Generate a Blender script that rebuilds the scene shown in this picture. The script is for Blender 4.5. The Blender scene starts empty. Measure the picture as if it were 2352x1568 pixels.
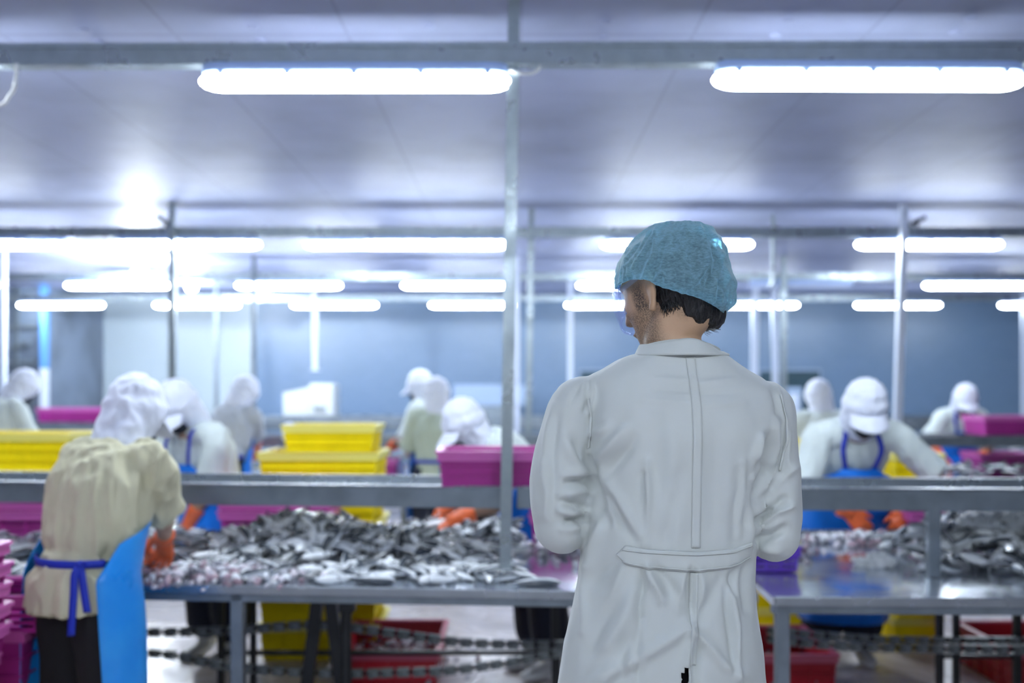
import bpy, bmesh, math, random
import numpy as np
from math import sin, cos, pi, radians
from mathutils import Vector, Matrix, noise
from mathutils.bvhtree import BVHTree
random.seed(7); np.random.seed(7)
SC = bpy.context.scene
COL = SC.collection
F = 2221.0      # focal length in pixels of the 2352 wide frame
CZ = 1.53       # eye height

# ------------------------------------------------------------ camera, world, exposure
cam_d = bpy.data.cameras.new('camera'); cam = bpy.data.objects.new('camera', cam_d); COL.objects.link(cam)
cam_d.sensor_width = 36.0; cam_d.lens = F/2352*36.0
cam_d.shift_y = 110/2352
cam.location = (0, 0, CZ); cam.rotation_euler = (pi/2, 0, 0)
cam_d.clip_start = .05; cam_d.clip_end = 100
cam_d.dof.use_dof = True; cam_d.dof.focus_distance = 1.86; cam_d.dof.aperture_fstop = 1.9
cam_d.dof.aperture_blades = 0
SC.camera = cam
SC.view_settings.view_transform = 'Standard'; SC.view_settings.look = 'None'
SC.view_settings.gamma = 1; SC.view_settings.use_curve_mapping = False
SC.view_settings.exposure = 1.45
W = bpy.data.worlds.new('world'); SC.world = W; W.use_nodes = True
W.node_tree.nodes['Background'].inputs[0].default_value = (.75, .86, 1, 1)
W.node_tree.nodes['Background'].inputs[1].default_value = .10
LAMP_COL = (.85, .94, 1.0); LAMP_STR = 28.0; BULB_STR = 650.0

def P(px, py, s):
    return Vector(((px-1176)/s, F/s, CZ+(894-py)/s))

# ------------------------------------------------------------ materials
def newmat(name):
    m = bpy.data.materials.new(name); m.use_nodes = True
    nt = m.node_tree; return m, nt, nt.nodes, nt.links, nt.nodes['Principled BSDF']
def mat(name, col, rough=.5, metal=0, var=0.0, vscale=3, bump=0, bscale=40, spec=.5, col2=None, trans=0, alpha=1, sheen=0, stretch=(1,1,1), rvar=0, sss=0, coat=0):
    m, nt, N, L, B = newmat(name)
    B.inputs['Base Color'].default_value = (*col, 1); B.inputs['Roughness'].default_value = rough
    B.inputs['Metallic'].default_value = metal; B.inputs['Specular IOR Level'].default_value = spec
    B.inputs['Transmission Weight'].default_value = trans; B.inputs['Alpha'].default_value = alpha
    B.inputs['Sheen Weight'].default_value = sheen; B.inputs['Coat Weight'].default_value = coat
    if sss:
        B.inputs['Subsurface Weight'].default_value = sss; B.inputs['Subsurface Radius'].default_value = (.012, .005, .003)
        B.inputs['Subsurface Scale'].default_value = 1
    tc = N.new('ShaderNodeTexCoord'); mp = N.new('ShaderNodeMapping'); mp.inputs['Scale'].default_value = stretch
    L.new(tc.outputs['Object'], mp.inputs[0])
    if var or col2 or rvar:
        n = N.new('ShaderNodeTexNoise'); n.inputs['Scale'].default_value = vscale; n.inputs['Detail'].default_value = 5
        L.new(mp.outputs[0], n.inputs[0])
        mx = N.new('ShaderNodeMix'); mx.data_type = 'RGBA'
        c2 = col2 or tuple(max(0, c*(1-var)) for c in col)
        mx.inputs[6].default_value = (*col, 1); mx.inputs[7].default_value = (*c2, 1)
        rp = N.new('ShaderNodeMapRange'); rp.inputs[1].default_value = .38; rp.inputs[2].default_value = .65
        L.new(n.outputs[0], rp.inputs[0]); L.new(rp.outputs[0], mx.inputs[0]); L.new(mx.outputs[2], B.inputs['Base Color'])
        if rvar:
            r2 = N.new('ShaderNodeMapRange'); r2.inputs[1].default_value = .3; r2.inputs[2].default_value = .7
            r2.inputs[3].default_value = max(.02, rough-rvar); r2.inputs[4].default_value = rough+rvar
            L.new(n.outputs[0], r2.inputs[0]); L.new(r2.outputs[0], B.inputs['Roughness'])
    if bump:
        n2 = N.new('ShaderNodeTexNoise'); n2.inputs['Scale'].default_value = bscale; n2.inputs['Detail'].default_value = 4
        L.new(mp.outputs[0], n2.inputs[0])
        b = N.new('ShaderNodeBump'); b.inputs['Strength'].default_value = bump; b.inputs['Distance'].default_value = .01
        L.new(n2.outputs[0], b.inputs['Height']); L.new(b.outputs[0], B.inputs['Normal'])
    return m
def emat(name, col, strength):
    m, nt, N, L, B = newmat(name)
    B.inputs['Base Color'].default_value = (*col, 1)
    B.inputs['Emission Color'].default_value = (*col, 1); B.inputs['Emission Strength'].default_value = strength
    return m
def vcmat(name, rough=.3, spec=.5, bump=0, bscale=60, coat=0):
    m, nt, N, L, B = newmat(name)
    a = N.new('ShaderNodeVertexColor'); a.layer_name = 'Col'; L.new(a.outputs[0], B.inputs['Base Color'])
    B.inputs['Roughness'].default_value = rough; B.inputs['Specular IOR Level'].default_value = spec; B.inputs['Coat Weight'].default_value = coat
    if bump:
        n2 = N.new('ShaderNodeTexNoise'); n2.inputs['Scale'].default_value = bscale
        b = N.new('ShaderNodeBump'); b.inputs['Strength'].default_value = bump; b.inputs['Distance'].default_value = .004
        tc = N.new('ShaderNodeTexCoord'); L.new(tc.outputs['Object'], n2.inputs[0])
        L.new(n2.outputs[0], b.inputs['Height']); L.new(b.outputs[0], B.inputs['Normal'])
    return m
M = {}
M['coat'] = mat('white_cotton', (.52,.545,.53), .85, bump=.06, bscale=900, sheen=.15, var=.04, vscale=6)
M['skin'] = mat('skin_tan', (.50,.31,.20), .5, bump=.15, bscale=250, sss=.08, var=.12, vscale=30)
M['skin_dark'] = mat('skin_brown', (.22,.13,.09), .5, var=.15, vscale=20)
M['skin_mid'] = mat('skin_warm', (.46,.28,.18), .5, var=.15, vscale=20)
M['hair'] = mat('black_hair', (.006,.006,.008), .42, bump=.9, bscale=120, stretch=(1,1,.25))
M['trouser'] = mat('black_trousers', (.006,.006,.009), .85)
M['navy'] = mat('navy_trousers', (.008,.012,.03), .8)
M['boot'] = mat('white_rubber', (.7,.72,.74), .4)
M['bootb'] = mat('black_leather', (.01,.01,.01), .4)
M['shirt'] = mat('cream_cotton', (.60,.575,.40), .85, bump=.1, bscale=500, var=.06, vscale=8)
M['shirtw'] = mat('pale_cotton', (.68,.75,.73), .85, var=.06, vscale=8)
M['shirtg'] = mat('sage_cotton', (.47,.54,.44), .85, var=.06, vscale=8)
M['shirtgrey'] = mat('grey_cotton', (.48,.52,.58), .85, var=.06, vscale=8)
M['cap'] = mat('white_cap_cloth', (.74,.78,.90), .8, bump=.1, bscale=300)
M['apron'] = mat('blue_apron_vinyl', (.008,.22,.88), .38, spec=.3, var=.2, vscale=6, bump=.3, bscale=14, rvar=.08, coat=.05)
M['apron_pale'] = mat('light_blue_apron_vinyl', (.015,.27,.82), .32, spec=.4, col2=(.03,.33,.85), vscale=5, bump=.35, bscale=10, rvar=.08, coat=.15)
M['tie'] = mat('royal_blue_tape', (.006,.03,.45), .6, bump=.1, bscale=300)
M['mask'] = mat('dark_mask_cloth', (.006,.012,.022), .75)
M['maskwhite'] = mat('white_mask_cloth', (.75,.78,.85), .75)
M['glove'] = mat('orange_rubber', (.88,.16,.045), .38, var=.2, vscale=20, bump=.2, bscale=60)
M['yellow'] = mat('yellow_plastic', (.95,.76,.005), .55, spec=.15, var=.1, vscale=5)
M['magenta'] = mat('magenta_plastic', (.46,.03,.30), .4, var=.2, vscale=4)
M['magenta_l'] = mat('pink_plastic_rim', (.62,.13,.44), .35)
M['red'] = mat('red_plastic', (.50,.008,.025), .35, var=.2, vscale=4)
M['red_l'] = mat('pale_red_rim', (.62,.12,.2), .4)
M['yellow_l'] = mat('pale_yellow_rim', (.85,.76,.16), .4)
M['purple'] = mat('purple_plastic', (.14,.05,.55), .35)
M['steel'] = mat('stainless_steel', (.42,.46,.50), .28, metal=.9, var=.2, vscale=5, bump=.05, bscale=30, rvar=.1)
M['steel_wet'] = mat('wet_stainless_steel', (.60,.65,.72), .18, metal=.9, var=.15, vscale=4, bump=.12, bscale=18, rvar=.1)
M['steel_paint'] = mat('dull_steel', (.23,.27,.31), .42, metal=.6, var=.25, vscale=7)
M['galv'] = mat('galvanised_steel', (.34,.39,.42), .33, metal=.7, col2=(.27,.32,.35), vscale=9, bump=.1, bscale=40, rvar=.1)
M['pole_white'] = mat('white_painted_post', (.62,.68,.80), .35)
M['housing'] = mat('lamp_housing_plastic', (.38,.52,.82), .4)
M['clip'] = mat('lamp_clip_plastic', (.25,.36,.62), .35)
M['tube'] = emat('lamp_diffuser_lit', LAMP_COL, LAMP_STR)
M['tube_off'] = mat('lamp_diffuser_unlit', (.5,.58,.78), .35)
M['bulb_dim'] = emat('bulb_glass_dim', (.86,.94,1), 220)
M['bulb'] = emat('bulb_glass_lit', (.86,.94,1), BULB_STR)
M['black'] = mat('black_steel', (.012,.014,.018), .45)
M['linkgrey'] = mat('grey_chain_plastic', (.16,.18,.19), .45)
M['cable_w'] = mat('white_cable', (.7,.72,.7), .5)
M['white'] = mat('white_enamel', (.52,.55,.57), .45)
M['teal'] = mat('dark_teal_board', (.01,.05,.075), .5, var=.3, vscale=2)
M['bluepost'] = mat('blue_painted_post', (.10,.27,.62), .5)
M['greyblue'] = mat('grey_blue_enamel', (.26,.34,.48), .4)
M['fish'] = vcmat('wet_fish_skin', .2, .7, coat=.4)
M['scrap'] = vcmat('raw_fish_scraps', .3, .5, coat=.2)
M['ice'] = mat('crushed_ice', (.93,.96,.98), .3, bump=.2, bscale=120, sss=.0, var=.1, vscale=30)

# ceiling: glossy painted panels with joints
m, nt, N, L, B = newmat('glossy_ceiling_panels')
tc = N.new('ShaderNodeTexCoord'); sp = N.new('ShaderNodeSeparateXYZ'); L.new(tc.outputs['Object'], sp.inputs[0])
def line(out, period, off, w):
    a = N.new('ShaderNodeMath'); a.operation = 'ADD'; a.inputs[1].default_value = off+100*period; L.new(out, a.inputs[0])
    b = N.new('ShaderNodeMath'); b.operation = 'MODULO'; b.inputs[1].default_value = period; L.new(a.outputs[0], b.inputs[0])
    c = N.new('ShaderNodeMath'); c.operation = 'LESS_THAN'; c.inputs[1].default_value = w; L.new(b.outputs[0], c.inputs[0]); return c
lx = line(sp.outputs[0], .78, -.03, .016); ly = line(sp.outputs[1], 2.7, -4.35, .03)
mxn = N.new('ShaderNodeMath'); mxn.operation = 'MAXIMUM'; L.new(lx.outputs[0], mxn.inputs[0]); L.new(ly.outputs[0], mxn.inputs[1])
sc_ = N.new('ShaderNodeMath'); sc_.operation = 'MULTIPLY'; sc_.inputs[1].default_value = .28; L.new(mxn.outputs[0], sc_.inputs[0])
n = N.new('ShaderNodeTexNoise'); n.inputs['Scale'].default_value = 1.6; n.inputs['Detail'].default_value = 6; L.new(tc.outputs['Object'], n.inputs[0])
rp = N.new('ShaderNodeMapRange'); rp.inputs[1].default_value = .42; rp.inputs[2].default_value = .72; L.new(n.outputs[0], rp.inputs[0])
mx0 = N.new('ShaderNodeMix'); mx0.data_type = 'RGBA'; mx0.inputs[6].default_value = (.31,.345,.51,1); mx0.inputs[7].default_value = (.25,.28,.40,1)
L.new(rp.outputs[0], mx0.inputs[0])
mx = N.new('ShaderNodeMix'); mx.data_type = 'RGBA'; mx.inputs[7].default_value = (.13,.15,.22,1)
L.new(mx0.outputs[2], mx.inputs[6]); L.new(sc_.outputs[0], mx.inputs[0]); L.new(mx.outputs[2], B.inputs['Base Color'])
B.inputs['Roughness'].default_value = .55; B.inputs['Specular IOR Level'].default_value = .14
bp = N.new('ShaderNodeBump'); bp.inputs['Strength'].default_value = .08; bp.inputs['Distance'].default_value = .02
L.new(n.outputs[0], bp.inputs['Height']); L.new(bp.outputs[0], B.inputs['Normal'])
M['ceiling'] = m
# far wall: pale blue block work, glossy paint
m, nt, N, L, B = newmat('blue_block_wall')
tc = N.new('ShaderNodeTexCoord'); mp = N.new('ShaderNodeMapping'); mp.inputs['Rotation'].default_value = (pi/2,0,0)
br = N.new('ShaderNodeTexBrick'); br.inputs['Scale'].default_value = 2.2
br.inputs['Color1'].default_value = (.13,.205,.32,1); br.inputs['Color2'].default_value = (.14,.215,.335,1); br.inputs['Mortar'].default_value = (.12,.19,.30,1)
br.inputs['Mortar Size'].default_value = .012
L.new(tc.outputs['Object'], mp.inputs[0]); L.new(mp.outputs[0], br.inputs[0]); L.new(br.outputs[0], B.inputs['Base Color'])
B.inputs['Roughness'].default_value = .35
M['wall'] = m
M['wall_bulb_glow'] = mat('wall_glow_paint', (.40,.47,.52), .35, var=.08, vscale=.6)  # glow of the left bulbs on the wall, put into a paler colour
M['wallpanel'] = mat('grey_steel_partition', (.15,.19,.26), .4, var=.5, vscale=1.2)
M['floor'] = mat('wet_concrete_floor', (.72,.66,.67), .28, col2=(.55,.51,.52), vscale=2.5, bump=.1, bscale=8, rvar=.12)
def fabric_net():
    m, nt, N, L, B = newmat('blue_nonwoven_net')
    tc = N.new('ShaderNodeTexCoord'); mp = N.new('ShaderNodeMapping'); mp.inputs['Rotation'].default_value = (0,.7,.3); mp.inputs['Scale'].default_value = (1,1,2.5)
    L.new(tc.outputs['Object'], mp.inputs[0])
    n = N.new('ShaderNodeTexNoise'); n.inputs['Scale'].default_value = 130; n.inputs['Detail'].default_value = 5; n.inputs['Roughness'].default_value = .7
    L.new(mp.outputs[0], n.inputs[0])
    B.inputs['Base Color'].default_value = (.36,.62,.74,1); B.inputs['Roughness'].default_value = .6
    B.inputs['Sheen Weight'].default_value = .3
    tl = N.new('ShaderNodeBsdfTranslucent'); tl.inputs[0].default_value = (.42,.74,.86,1)
    ms = N.new('ShaderNodeMixShader'); ms.inputs[0].default_value = .5; L.new(B.outputs[0], ms.inputs[1]); L.new(tl.outputs[0], ms.inputs[2])
    tr = N.new('ShaderNodeBsdfTransparent')
    r = N.new('ShaderNodeMapRange'); r.inputs[1].default_value = .35; r.inputs[2].default_value = .65; r.inputs[3].default_value = .33; r.inputs[4].default_value = .68
    L.new(n.outputs[0], r.inputs[0])
    tr.inputs[0].default_value = (.34,.58,.68,1)
    lw = N.new('ShaderNodeLayerWeight'); lw.inputs[0].default_value = .35
    md = N.new('ShaderNodeMath'); md.operation = 'MULTIPLY_ADD'; md.inputs[1].default_value = .95; md.use_clamp = True
    L.new(lw.outputs['Facing'], md.inputs[0]); L.new(r.outputs[0], md.inputs[2])
    m2 = N.new('ShaderNodeMixShader'); L.new(md.outputs[0], m2.inputs[0]); L.new(tr.outputs[0], m2.inputs[1]); L.new(ms.outputs[0], m2.inputs[2])
    L.new(m2.outputs[0], N['Material Output'].inputs[0])
    b = N.new('ShaderNodeBump'); b.inputs['Strength'].default_value = .3; b.inputs['Distance'].default_value = .002
    L.new(n.outputs[0], b.inputs['Height']); L.new(b.outputs[0], B.inputs['Normal'])
    return m
M['net'] = fabric_net()
def clear_plastic():
    m, nt, N, L, B = newmat('clear_goggle_plastic')
    B.inputs['Base Color'].default_value = (.8,.85,1,1); B.inputs['Roughness'].default_value = .08
    tr = N.new('ShaderNodeBsdfTransparent'); tr.inputs[0].default_value = (.86,.9,1,1)
    ms = N.new('ShaderNodeMixShader'); ms.inputs[0].default_value = .13
    L.new(tr.outputs[0], ms.inputs[1]); L.new(B.outputs[0], ms.inputs[2]); L.new(ms.outputs[0], N['Material Output'].inputs[0])
    return m
M['clear'] = clear_plastic()
def skin_beard():
    m, nt, N, L, B = newmat('skin_with_stubble')
    a = N.new('ShaderNodeVertexColor'); a.layer_name = 'Col'
    tc = N.new('ShaderNodeTexCoord'); n = N.new('ShaderNodeTexNoise'); n.inputs['Scale'].default_value = 420; L.new(tc.outputs['Object'], n.inputs[0])
    r = N.new('ShaderNodeMapRange'); r.inputs[1].default_value = .4; r.inputs[2].default_value = .6; r.inputs[3].default_value = .55; r.inputs[4].default_value = 1.2
    L.new(n.outputs[0], r.inputs[0])
    mul = N.new('ShaderNodeMath'); mul.operation = 'MULTIPLY'; mul.use_clamp = True
    L.new(a.outputs[0], mul.inputs[0]); L.new(r.outputs[0], mul.inputs[1])
    n3 = N.new('ShaderNodeTexNoise'); n3.inputs['Scale'].default_value = 25; L.new(tc.outputs['Object'], n3.inputs[0])
    mx0 = N.new('ShaderNodeMix'); mx0.data_type = 'RGBA'; mx0.inputs[6].default_value = (.56,.36,.22,1); mx0.inputs[7].default_value = (.46,.29,.19,1); L.new(n3.outputs[0], mx0.inputs[0])
    mx = N.new('ShaderNodeMix'); mx.data_type = 'RGBA'; mx.inputs[7].default_value = (.055,.04,.035,1)
    L.new(mx0.outputs[2], mx.inputs[6]); L.new(mul.outputs[0], mx.inputs[0]); L.new(mx.outputs[2], B.inputs['Base Color'])
    B.inputs['Roughness'].default_value = .5
    B.inputs['Subsurface Weight'].default_value = .1; B.inputs['Subsurface Radius'].default_value = (.01,.004,.002); B.inputs['Subsurface Scale'].default_value = 1
    b = N.new('ShaderNodeBump'); b.inputs['Strength'].default_value = .2; b.inputs['Distance'].default_value = .002
    L.new(n.outputs[0], b.inputs['Height']); L.new(b.outputs[0], B.inputs['Normal'])
    return m
M['skin_beard'] = skin_beard()

# ------------------------------------------------------------ object helpers
def tag(o, label=None, cat=None, group=None, kind=None):
    if label: o['label'] = label
    if cat: o['category'] = cat
    if group: o['group'] = group
    if kind: o['kind'] = kind
    return o
def empty(name, loc=(0,0,0), rz=0):
    o = bpy.data.objects.new(name, None); COL.objects.link(o); o.location = loc; o.rotation_euler = (0,0,rz); o.empty_display_size = .1
    return o
def link(name, me, m, parent=None, smooth=True, loc=None, rz=0):
    if m is not None:
        me.materials.clear(); me.materials.append(m)
    if smooth: me.polygons.foreach_set('use_smooth', [True]*len(me.polygons))
    o = bpy.data.objects.new(name, me); COL.objects.link(o)
    if parent: o.parent = parent
    if loc is not None: o.location = loc
    if rz: o.rotation_euler = (0,0,rz)
    return o
def from_world(me, root):
    """mesh data built in world coordinates -> local to root"""
    me.transform(Matrix.Translation(root.location).inverted() if not root.rotation_euler.z else (Matrix.Translation(root.location) @ Matrix.Rotation(root.rotation_euler.z,4,'Z')).inverted())
    return me
def mesh(V, Fc):
    me = bpy.data.meshes.new('m'); me.from_pydata([tuple(v) for v in V], [], [tuple(f) for f in Fc]); me.update(); return me
def copy_tree(o, parent=None):
    c = o.copy(); COL.objects.link(c)
    if parent: c.parent = parent
    for ch in o.children: copy_tree(ch, c)
    return c
class MB:
    def __init__(s): s.V = []; s.F = []
    def add(s, V, Fc):
        o = len(s.V); s.V += [tuple(v) for v in V]; s.F += [tuple(i+o for i in f) for f in Fc]; return s
    def box(s, x0, x1, y0, y1, z0, z1, M4=None, b=0):
        if b:
            bm = bmesh.new(); bmesh.ops.create_cube(bm, size=1)
            for v in bm.verts:
                v.co = Vector(((x0+x1)/2+v.co.x*(x1-x0), (y0+y1)/2+v.co.y*(y1-y0), (z0+z1)/2+v.co.z*(z1-z0)))
            bmesh.ops.bevel(bm, geom=bm.edges[:], offset=b, segments=2, affect='EDGES', profile=.5)
            bm.verts.index_update()
            V = [v.co.copy() for v in bm.verts]; Fc = [[v.index for v in f.verts] for f in bm.faces]; bm.free()
        else:
            V = [Vector((x,y,z)) for z in (z0,z1) for y in (y0,y1) for x in (x0,x1)]
            Fc = [(0,2,3,1),(4,5,7,6),(0,1,5,4),(2,6,7,3),(0,4,6,2),(1,3,7,5)]
        if M4: V = [M4@v for v in V]
        return s.add(V, Fc)
    def beam(s, a, b, w, h, up=Vector((0,0,1))):
        a = Vector(a); b = Vector(b); d = (b-a).normalized()
        u = d.cross(up)
        if u.length < 1e-4: u = Vector((1,0,0))
        u.normalize(); v = u.cross(d)
        V = [p+u*(i*w/2)+v*(j*h/2) for p in (a,b) for (i,j) in ((-1,-1),(1,-1),(1,1),(-1,1))]
        return s.add(V, [(0,1,2,3),(7,6,5,4),(0,4,5,1),(1,5,6,2),(2,6,7,3),(3,7,4,0)])
    def tube(s, pts, r, n=10, D=None, wdir=None):
        V, Fc = loft(pts, r if hasattr(r,'__len__') else [r]*len(pts), D, wdir, n); return s.add(V, Fc)
    def me(s): return mesh(s.V, s.F)
    def build(s, name, m, parent=None, smooth=False, **k): return link(name, s.me(), m, parent, smooth, **k)

def catmull(pts, k=6):
    pts = [Vector(p) for p in pts]; out = []
    for i in range(len(pts)-1):
        p0 = pts[max(i-1,0)]; p1 = pts[i]; p2 = pts[i+1]; p3 = pts[min(i+2,len(pts)-1)]
        for j in range(k):
            t = j/k
            out.append(.5*((2*p1)+(p2-p0)*t+(2*p0-5*p1+4*p2-p3)*t*t+(3*p1-p0-3*p2+p3)*t**3))
    out.append(pts[-1]); return out
def smooth_path(pts, W_, D_, k=5):
    """catmull the path together with radii"""
    n = len(pts); pp = catmull(pts, k)
    t = [i/k for i in range((n-1)*k)]+[n-1]
    idx = list(range(n))
    return pp, list(np.interp(t, idx, W_)), list(np.interp(t, idx, D_))
def loft(pts, Wd, Dp=None, wdir=None, n=20, e=2.0, cap=True):
    pts = [Vector(p) for p in pts]; Dp = Dp or Wd; V = []; Fc = []
    m_ = len(pts); prev = None
    for i, p in enumerate(pts):
        t = (pts[min(i+1,m_-1)]-pts[max(i-1,0)])
        if t.length < 1e-9: t = Vector((0,0,1))
        t.normalize()
        if wdir is None:
            if prev is None:
                w = t.orthogonal()
            else: w = prev - t*prev.dot(t)
        else:
            wd = wdir[i] if isinstance(wdir, list) else wdir
            w = Vector(wd) - t*Vector(wd).dot(t)
        w.normalize(); prev = w; d = t.cross(w)
        for k in range(n):
            a = 2*pi*k/n; c, s_ = cos(a), sin(a)
            if e != 2: c = math.copysign(abs(c)**(2/e), c); s_ = math.copysign(abs(s_)**(2/e), s_)
            V.append(p + w*(c*Wd[i]) + d*(s_*Dp[i]))
    for i in range(m_-1):
        for k in range(n):
            a = i*n+k; b = i*n+(k+1)%n
            Fc.append((a, b, b+n, a+n))
    if cap:
        V.append(pts[0]); V.append(pts[-1]); c0 = len(V)-2; c1 = c0+1; o = (m_-1)*n
        for k in range(n):
            Fc.append((c0, (k+1)%n, k)); Fc.append((c1, o+k, o+(k+1)%n))
    return V, Fc
def slim(pts, Wd, Dp=None, wdir=None, n=18, k=5, e=2.0, round_=True):
    """smooth loft with rounded ends"""
    Dp = Dp or Wd
    pp, w, d = smooth_path(pts, Wd, Dp, k)
    if wdir is not None and isinstance(wdir, list):
        t = [i/k for i in range((len(pts)-1)*k)]+[len(pts)-1]; wd = []
        for q in t:
            i = min(int(q), len(pts)-2); f = q-i; wd.append(Vector(wdir[i]).lerp(Vector(wdir[i+1]), f))
        wdir = wd
    if round_:
        def capit(p, q, wr, dr):
            dd = (Vector(p)-Vector(q)).normalized(); r = min(wr, dr); o = []
            for a in (.35, .7, .92, .995): o.append((p+dd*r*a, wr*math.sqrt(1-a*a), dr*math.sqrt(1-a*a)))
            return o
        A = capit(pp[0], pp[1], w[0], d[0])[::-1]; Z = capit(pp[-1], pp[-2], w[-1], d[-1])
        if wdir is not None and isinstance(wdir, list): wdir = [wdir[0]]*4+wdir+[wdir[-1]]*4
        pp = [a[0] for a in A]+pp+[a[0] for a in Z]; w = [a[1] for a in A]+w+[a[1] for a in Z]; d = [a[2] for a in A]+d+[a[2] for a in Z]
    return loft(pp, w, d, wdir, n, e)
def ellip(c, ax, nu=16, nv=12):
    c = Vector(c); a, b, d = [Vector(x) for x in ax]; V = []; Fc = []
    for i in range(nv+1):
        th = pi*i/nv
        for k in range(nu):
            ph = 2*pi*k/nu
            V.append(c+a*(sin(th)*cos(ph))+b*(sin(th)*sin(ph))+d*cos(th))
    for i in range(nv):
        for k in range(nu):
            p = i*nu+k; q = i*nu+(k+1)%nu; Fc.append((p, p+nu, q+nu, q))
    return V, Fc
def union(parts, voxel, smooth=6, factor=.5):
    b = MB()
    for V, Fc in parts: b.add(V, Fc)
    me = b.me()
    bm = bmesh.new(); bm.from_mesh(me); bmesh.ops.remove_doubles(bm, verts=bm.verts, dist=1e-6); bmesh.ops.recalc_face_normals(bm, faces=bm.faces); bm.to_mesh(me); bm.free()
    o = bpy.data.objects.new('tmp', me); COL.objects.link(o)
    r = o.modifiers.new('r', 'REMESH'); r.mode = 'VOXEL'; r.voxel_size = voxel
    if smooth:
        s = o.modifiers.new('s', 'SMOOTH'); s.factor = factor; s.iterations = smooth
    dg = bpy.context.evaluated_depsgraph_get(); dg.update()
    out = bpy.data.meshes.new_from_object(o.evaluated_get(dg))
    bpy.data.objects.remove(o); bpy.data.meshes.remove(me)
    return out
def vcoords(me):
    a = np.empty(len(me.vertices)*3); me.vertices.foreach_get('co', a); return a.reshape(-1,3)
def vnormals(me):
    a = np.empty(len(me.vertices)*3); me.vertices.foreach_get('normal', a); return a.reshape(-1,3)
def setco(me, a): me.vertices.foreach_set('co', a.reshape(-1)); me.update()
def wrinkle(me, amp, scale=(14,14,5), seed=0, mask=None):
    c = vcoords(me); nrm = vnormals(me); d = np.zeros(len(c))
    for i, p in enumerate(c):
        q = Vector((p[0]*scale[0]+seed, p[1]*scale[1], p[2]*scale[2]))
        d[i] = 1-2*abs(noise.noise(q)) + .4*noise.noise(q*2.3)
    d = (d-.6)*amp
    if mask is not None: d *= mask(c)
    setco(me, c+nrm*d[:,None]); return me
def solid(me, t):
    bm = bmesh.new(); bm.from_mesh(me); bmesh.ops.recalc_face_normals(bm, faces=bm.faces)
    bmesh.ops.solidify(bm, geom=bm.faces[:], thickness=t); bm.to_mesh(me); bm.free(); return me
def grid(fn, nu, nv):
    V = [fn(i/(nu-1), j/(nv-1)) for j in range(nv) for i in range(nu)]
    Fc = [(j*nu+i, j*nu+i+1, (j+1)*nu+i+1, (j+1)*nu+i) for j in range(nv-1) for i in range(nu-1)]
    return mesh(V, Fc)
def bvh_of(*mes):
    V = []; Fc = []
    for me in mes:
        o = len(V); V += [v.co.copy() for v in me.vertices]; Fc += [[i+o for i in p.vertices] for p in me.polygons]
    return BVHTree.FromPolygons(V, Fc)
def ribbon(pts, wd, w, t=.002, k=6):
    pp = catmull(pts, k); n = len(pp)
    wds = wd if isinstance(wd, list) else [wd]*len(pts)
    def f(u, v):
        i = round(v*(n-1)); q = v*(len(pts)-1); a = min(int(q), len(pts)-2)
        return pp[i]+Vector(wds[a]).lerp(Vector(wds[a+1]), q-a).normalized()*(u-.5)*w
    return solid(grid(f, 3, n), t)

# ============================================================ THE ROOM
CEIL = CZ+1.6
def plane(name, V, m):
    return tag(link(name, mesh(V, [(0,1,2,3)]), m, smooth=False), kind='structure')
def slab(name, x0,x1,y0,y1,z0,z1, m):
    b = MB(); b.box(x0,x1,y0,y1,z0,z1); return tag(b.build(name, m), kind='structure')
slab('floor', -13,13,-8,17.2,-.1,0, M['floor'])
slab('ceiling', -13,13,-8,17.2,CEIL,CEIL+.1, M['ceiling'])
slab('wall_back', -13,13,17,17.2,0,CEIL, M['wall'])
slab('wall_glow', -13,-4.55,16.96,17.0,0,CEIL, M['wall_bulb_glow'])  # thin slab added over the back wall, bulb glow painted in its colour
slab('wall_left', -13,-7.16,14.9,17,0,CEIL, M['wallpanel'])
slab('trim_1', -7.23,-7.13,14.8,14.9,CZ+.32,CEIL, M['bluepost'])
slab('trim_2', -7.23,-7.13,14.8,14.9,0,CZ+.32, M['pole_white'])
b = MB()
for x in (-8.0,-7.62): b.box(x-.02,x+.02,14.86,14.9,0,CEIL)
for z in (1.3,1.95,2.5): b.box(-9,-7.3,14.84,14.9,z-.025,z+.025)
b.beam((-8.0,14.85,2.1),(-7.4,14.85,2.25),.03,.05)
tag(b.build('trim_3', M['steel_paint']), kind='structure')
# bolt caps on the ceiling
bc = MB(); V, Fc = ellip((0,0,0), ((.028,0,0),(0,.028,0),(0,0,.012))); bc.add(V, Fc)
bolt0 = None
for px, py in ((190,68),(224,94),(580,62),(596,92),(1393,50),(1387,86),(2230,42),(2192,74),(1812,44),(1780,82),(985,60)):
    s = (894-py)/1.6
    if bolt0 is None: o = bolt0 = bc.build('ceiling_bolt', M['ceiling'], smooth=True)
    else: o = bolt0.copy(); COL.objects.link(o)
    o.location = ((px-1176)/s, F/s, CEIL)
    tag(o, 'small round bolt cap on the lavender ceiling above the front lamps', 'bolt', 'bolt caps on the ceiling')

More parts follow.
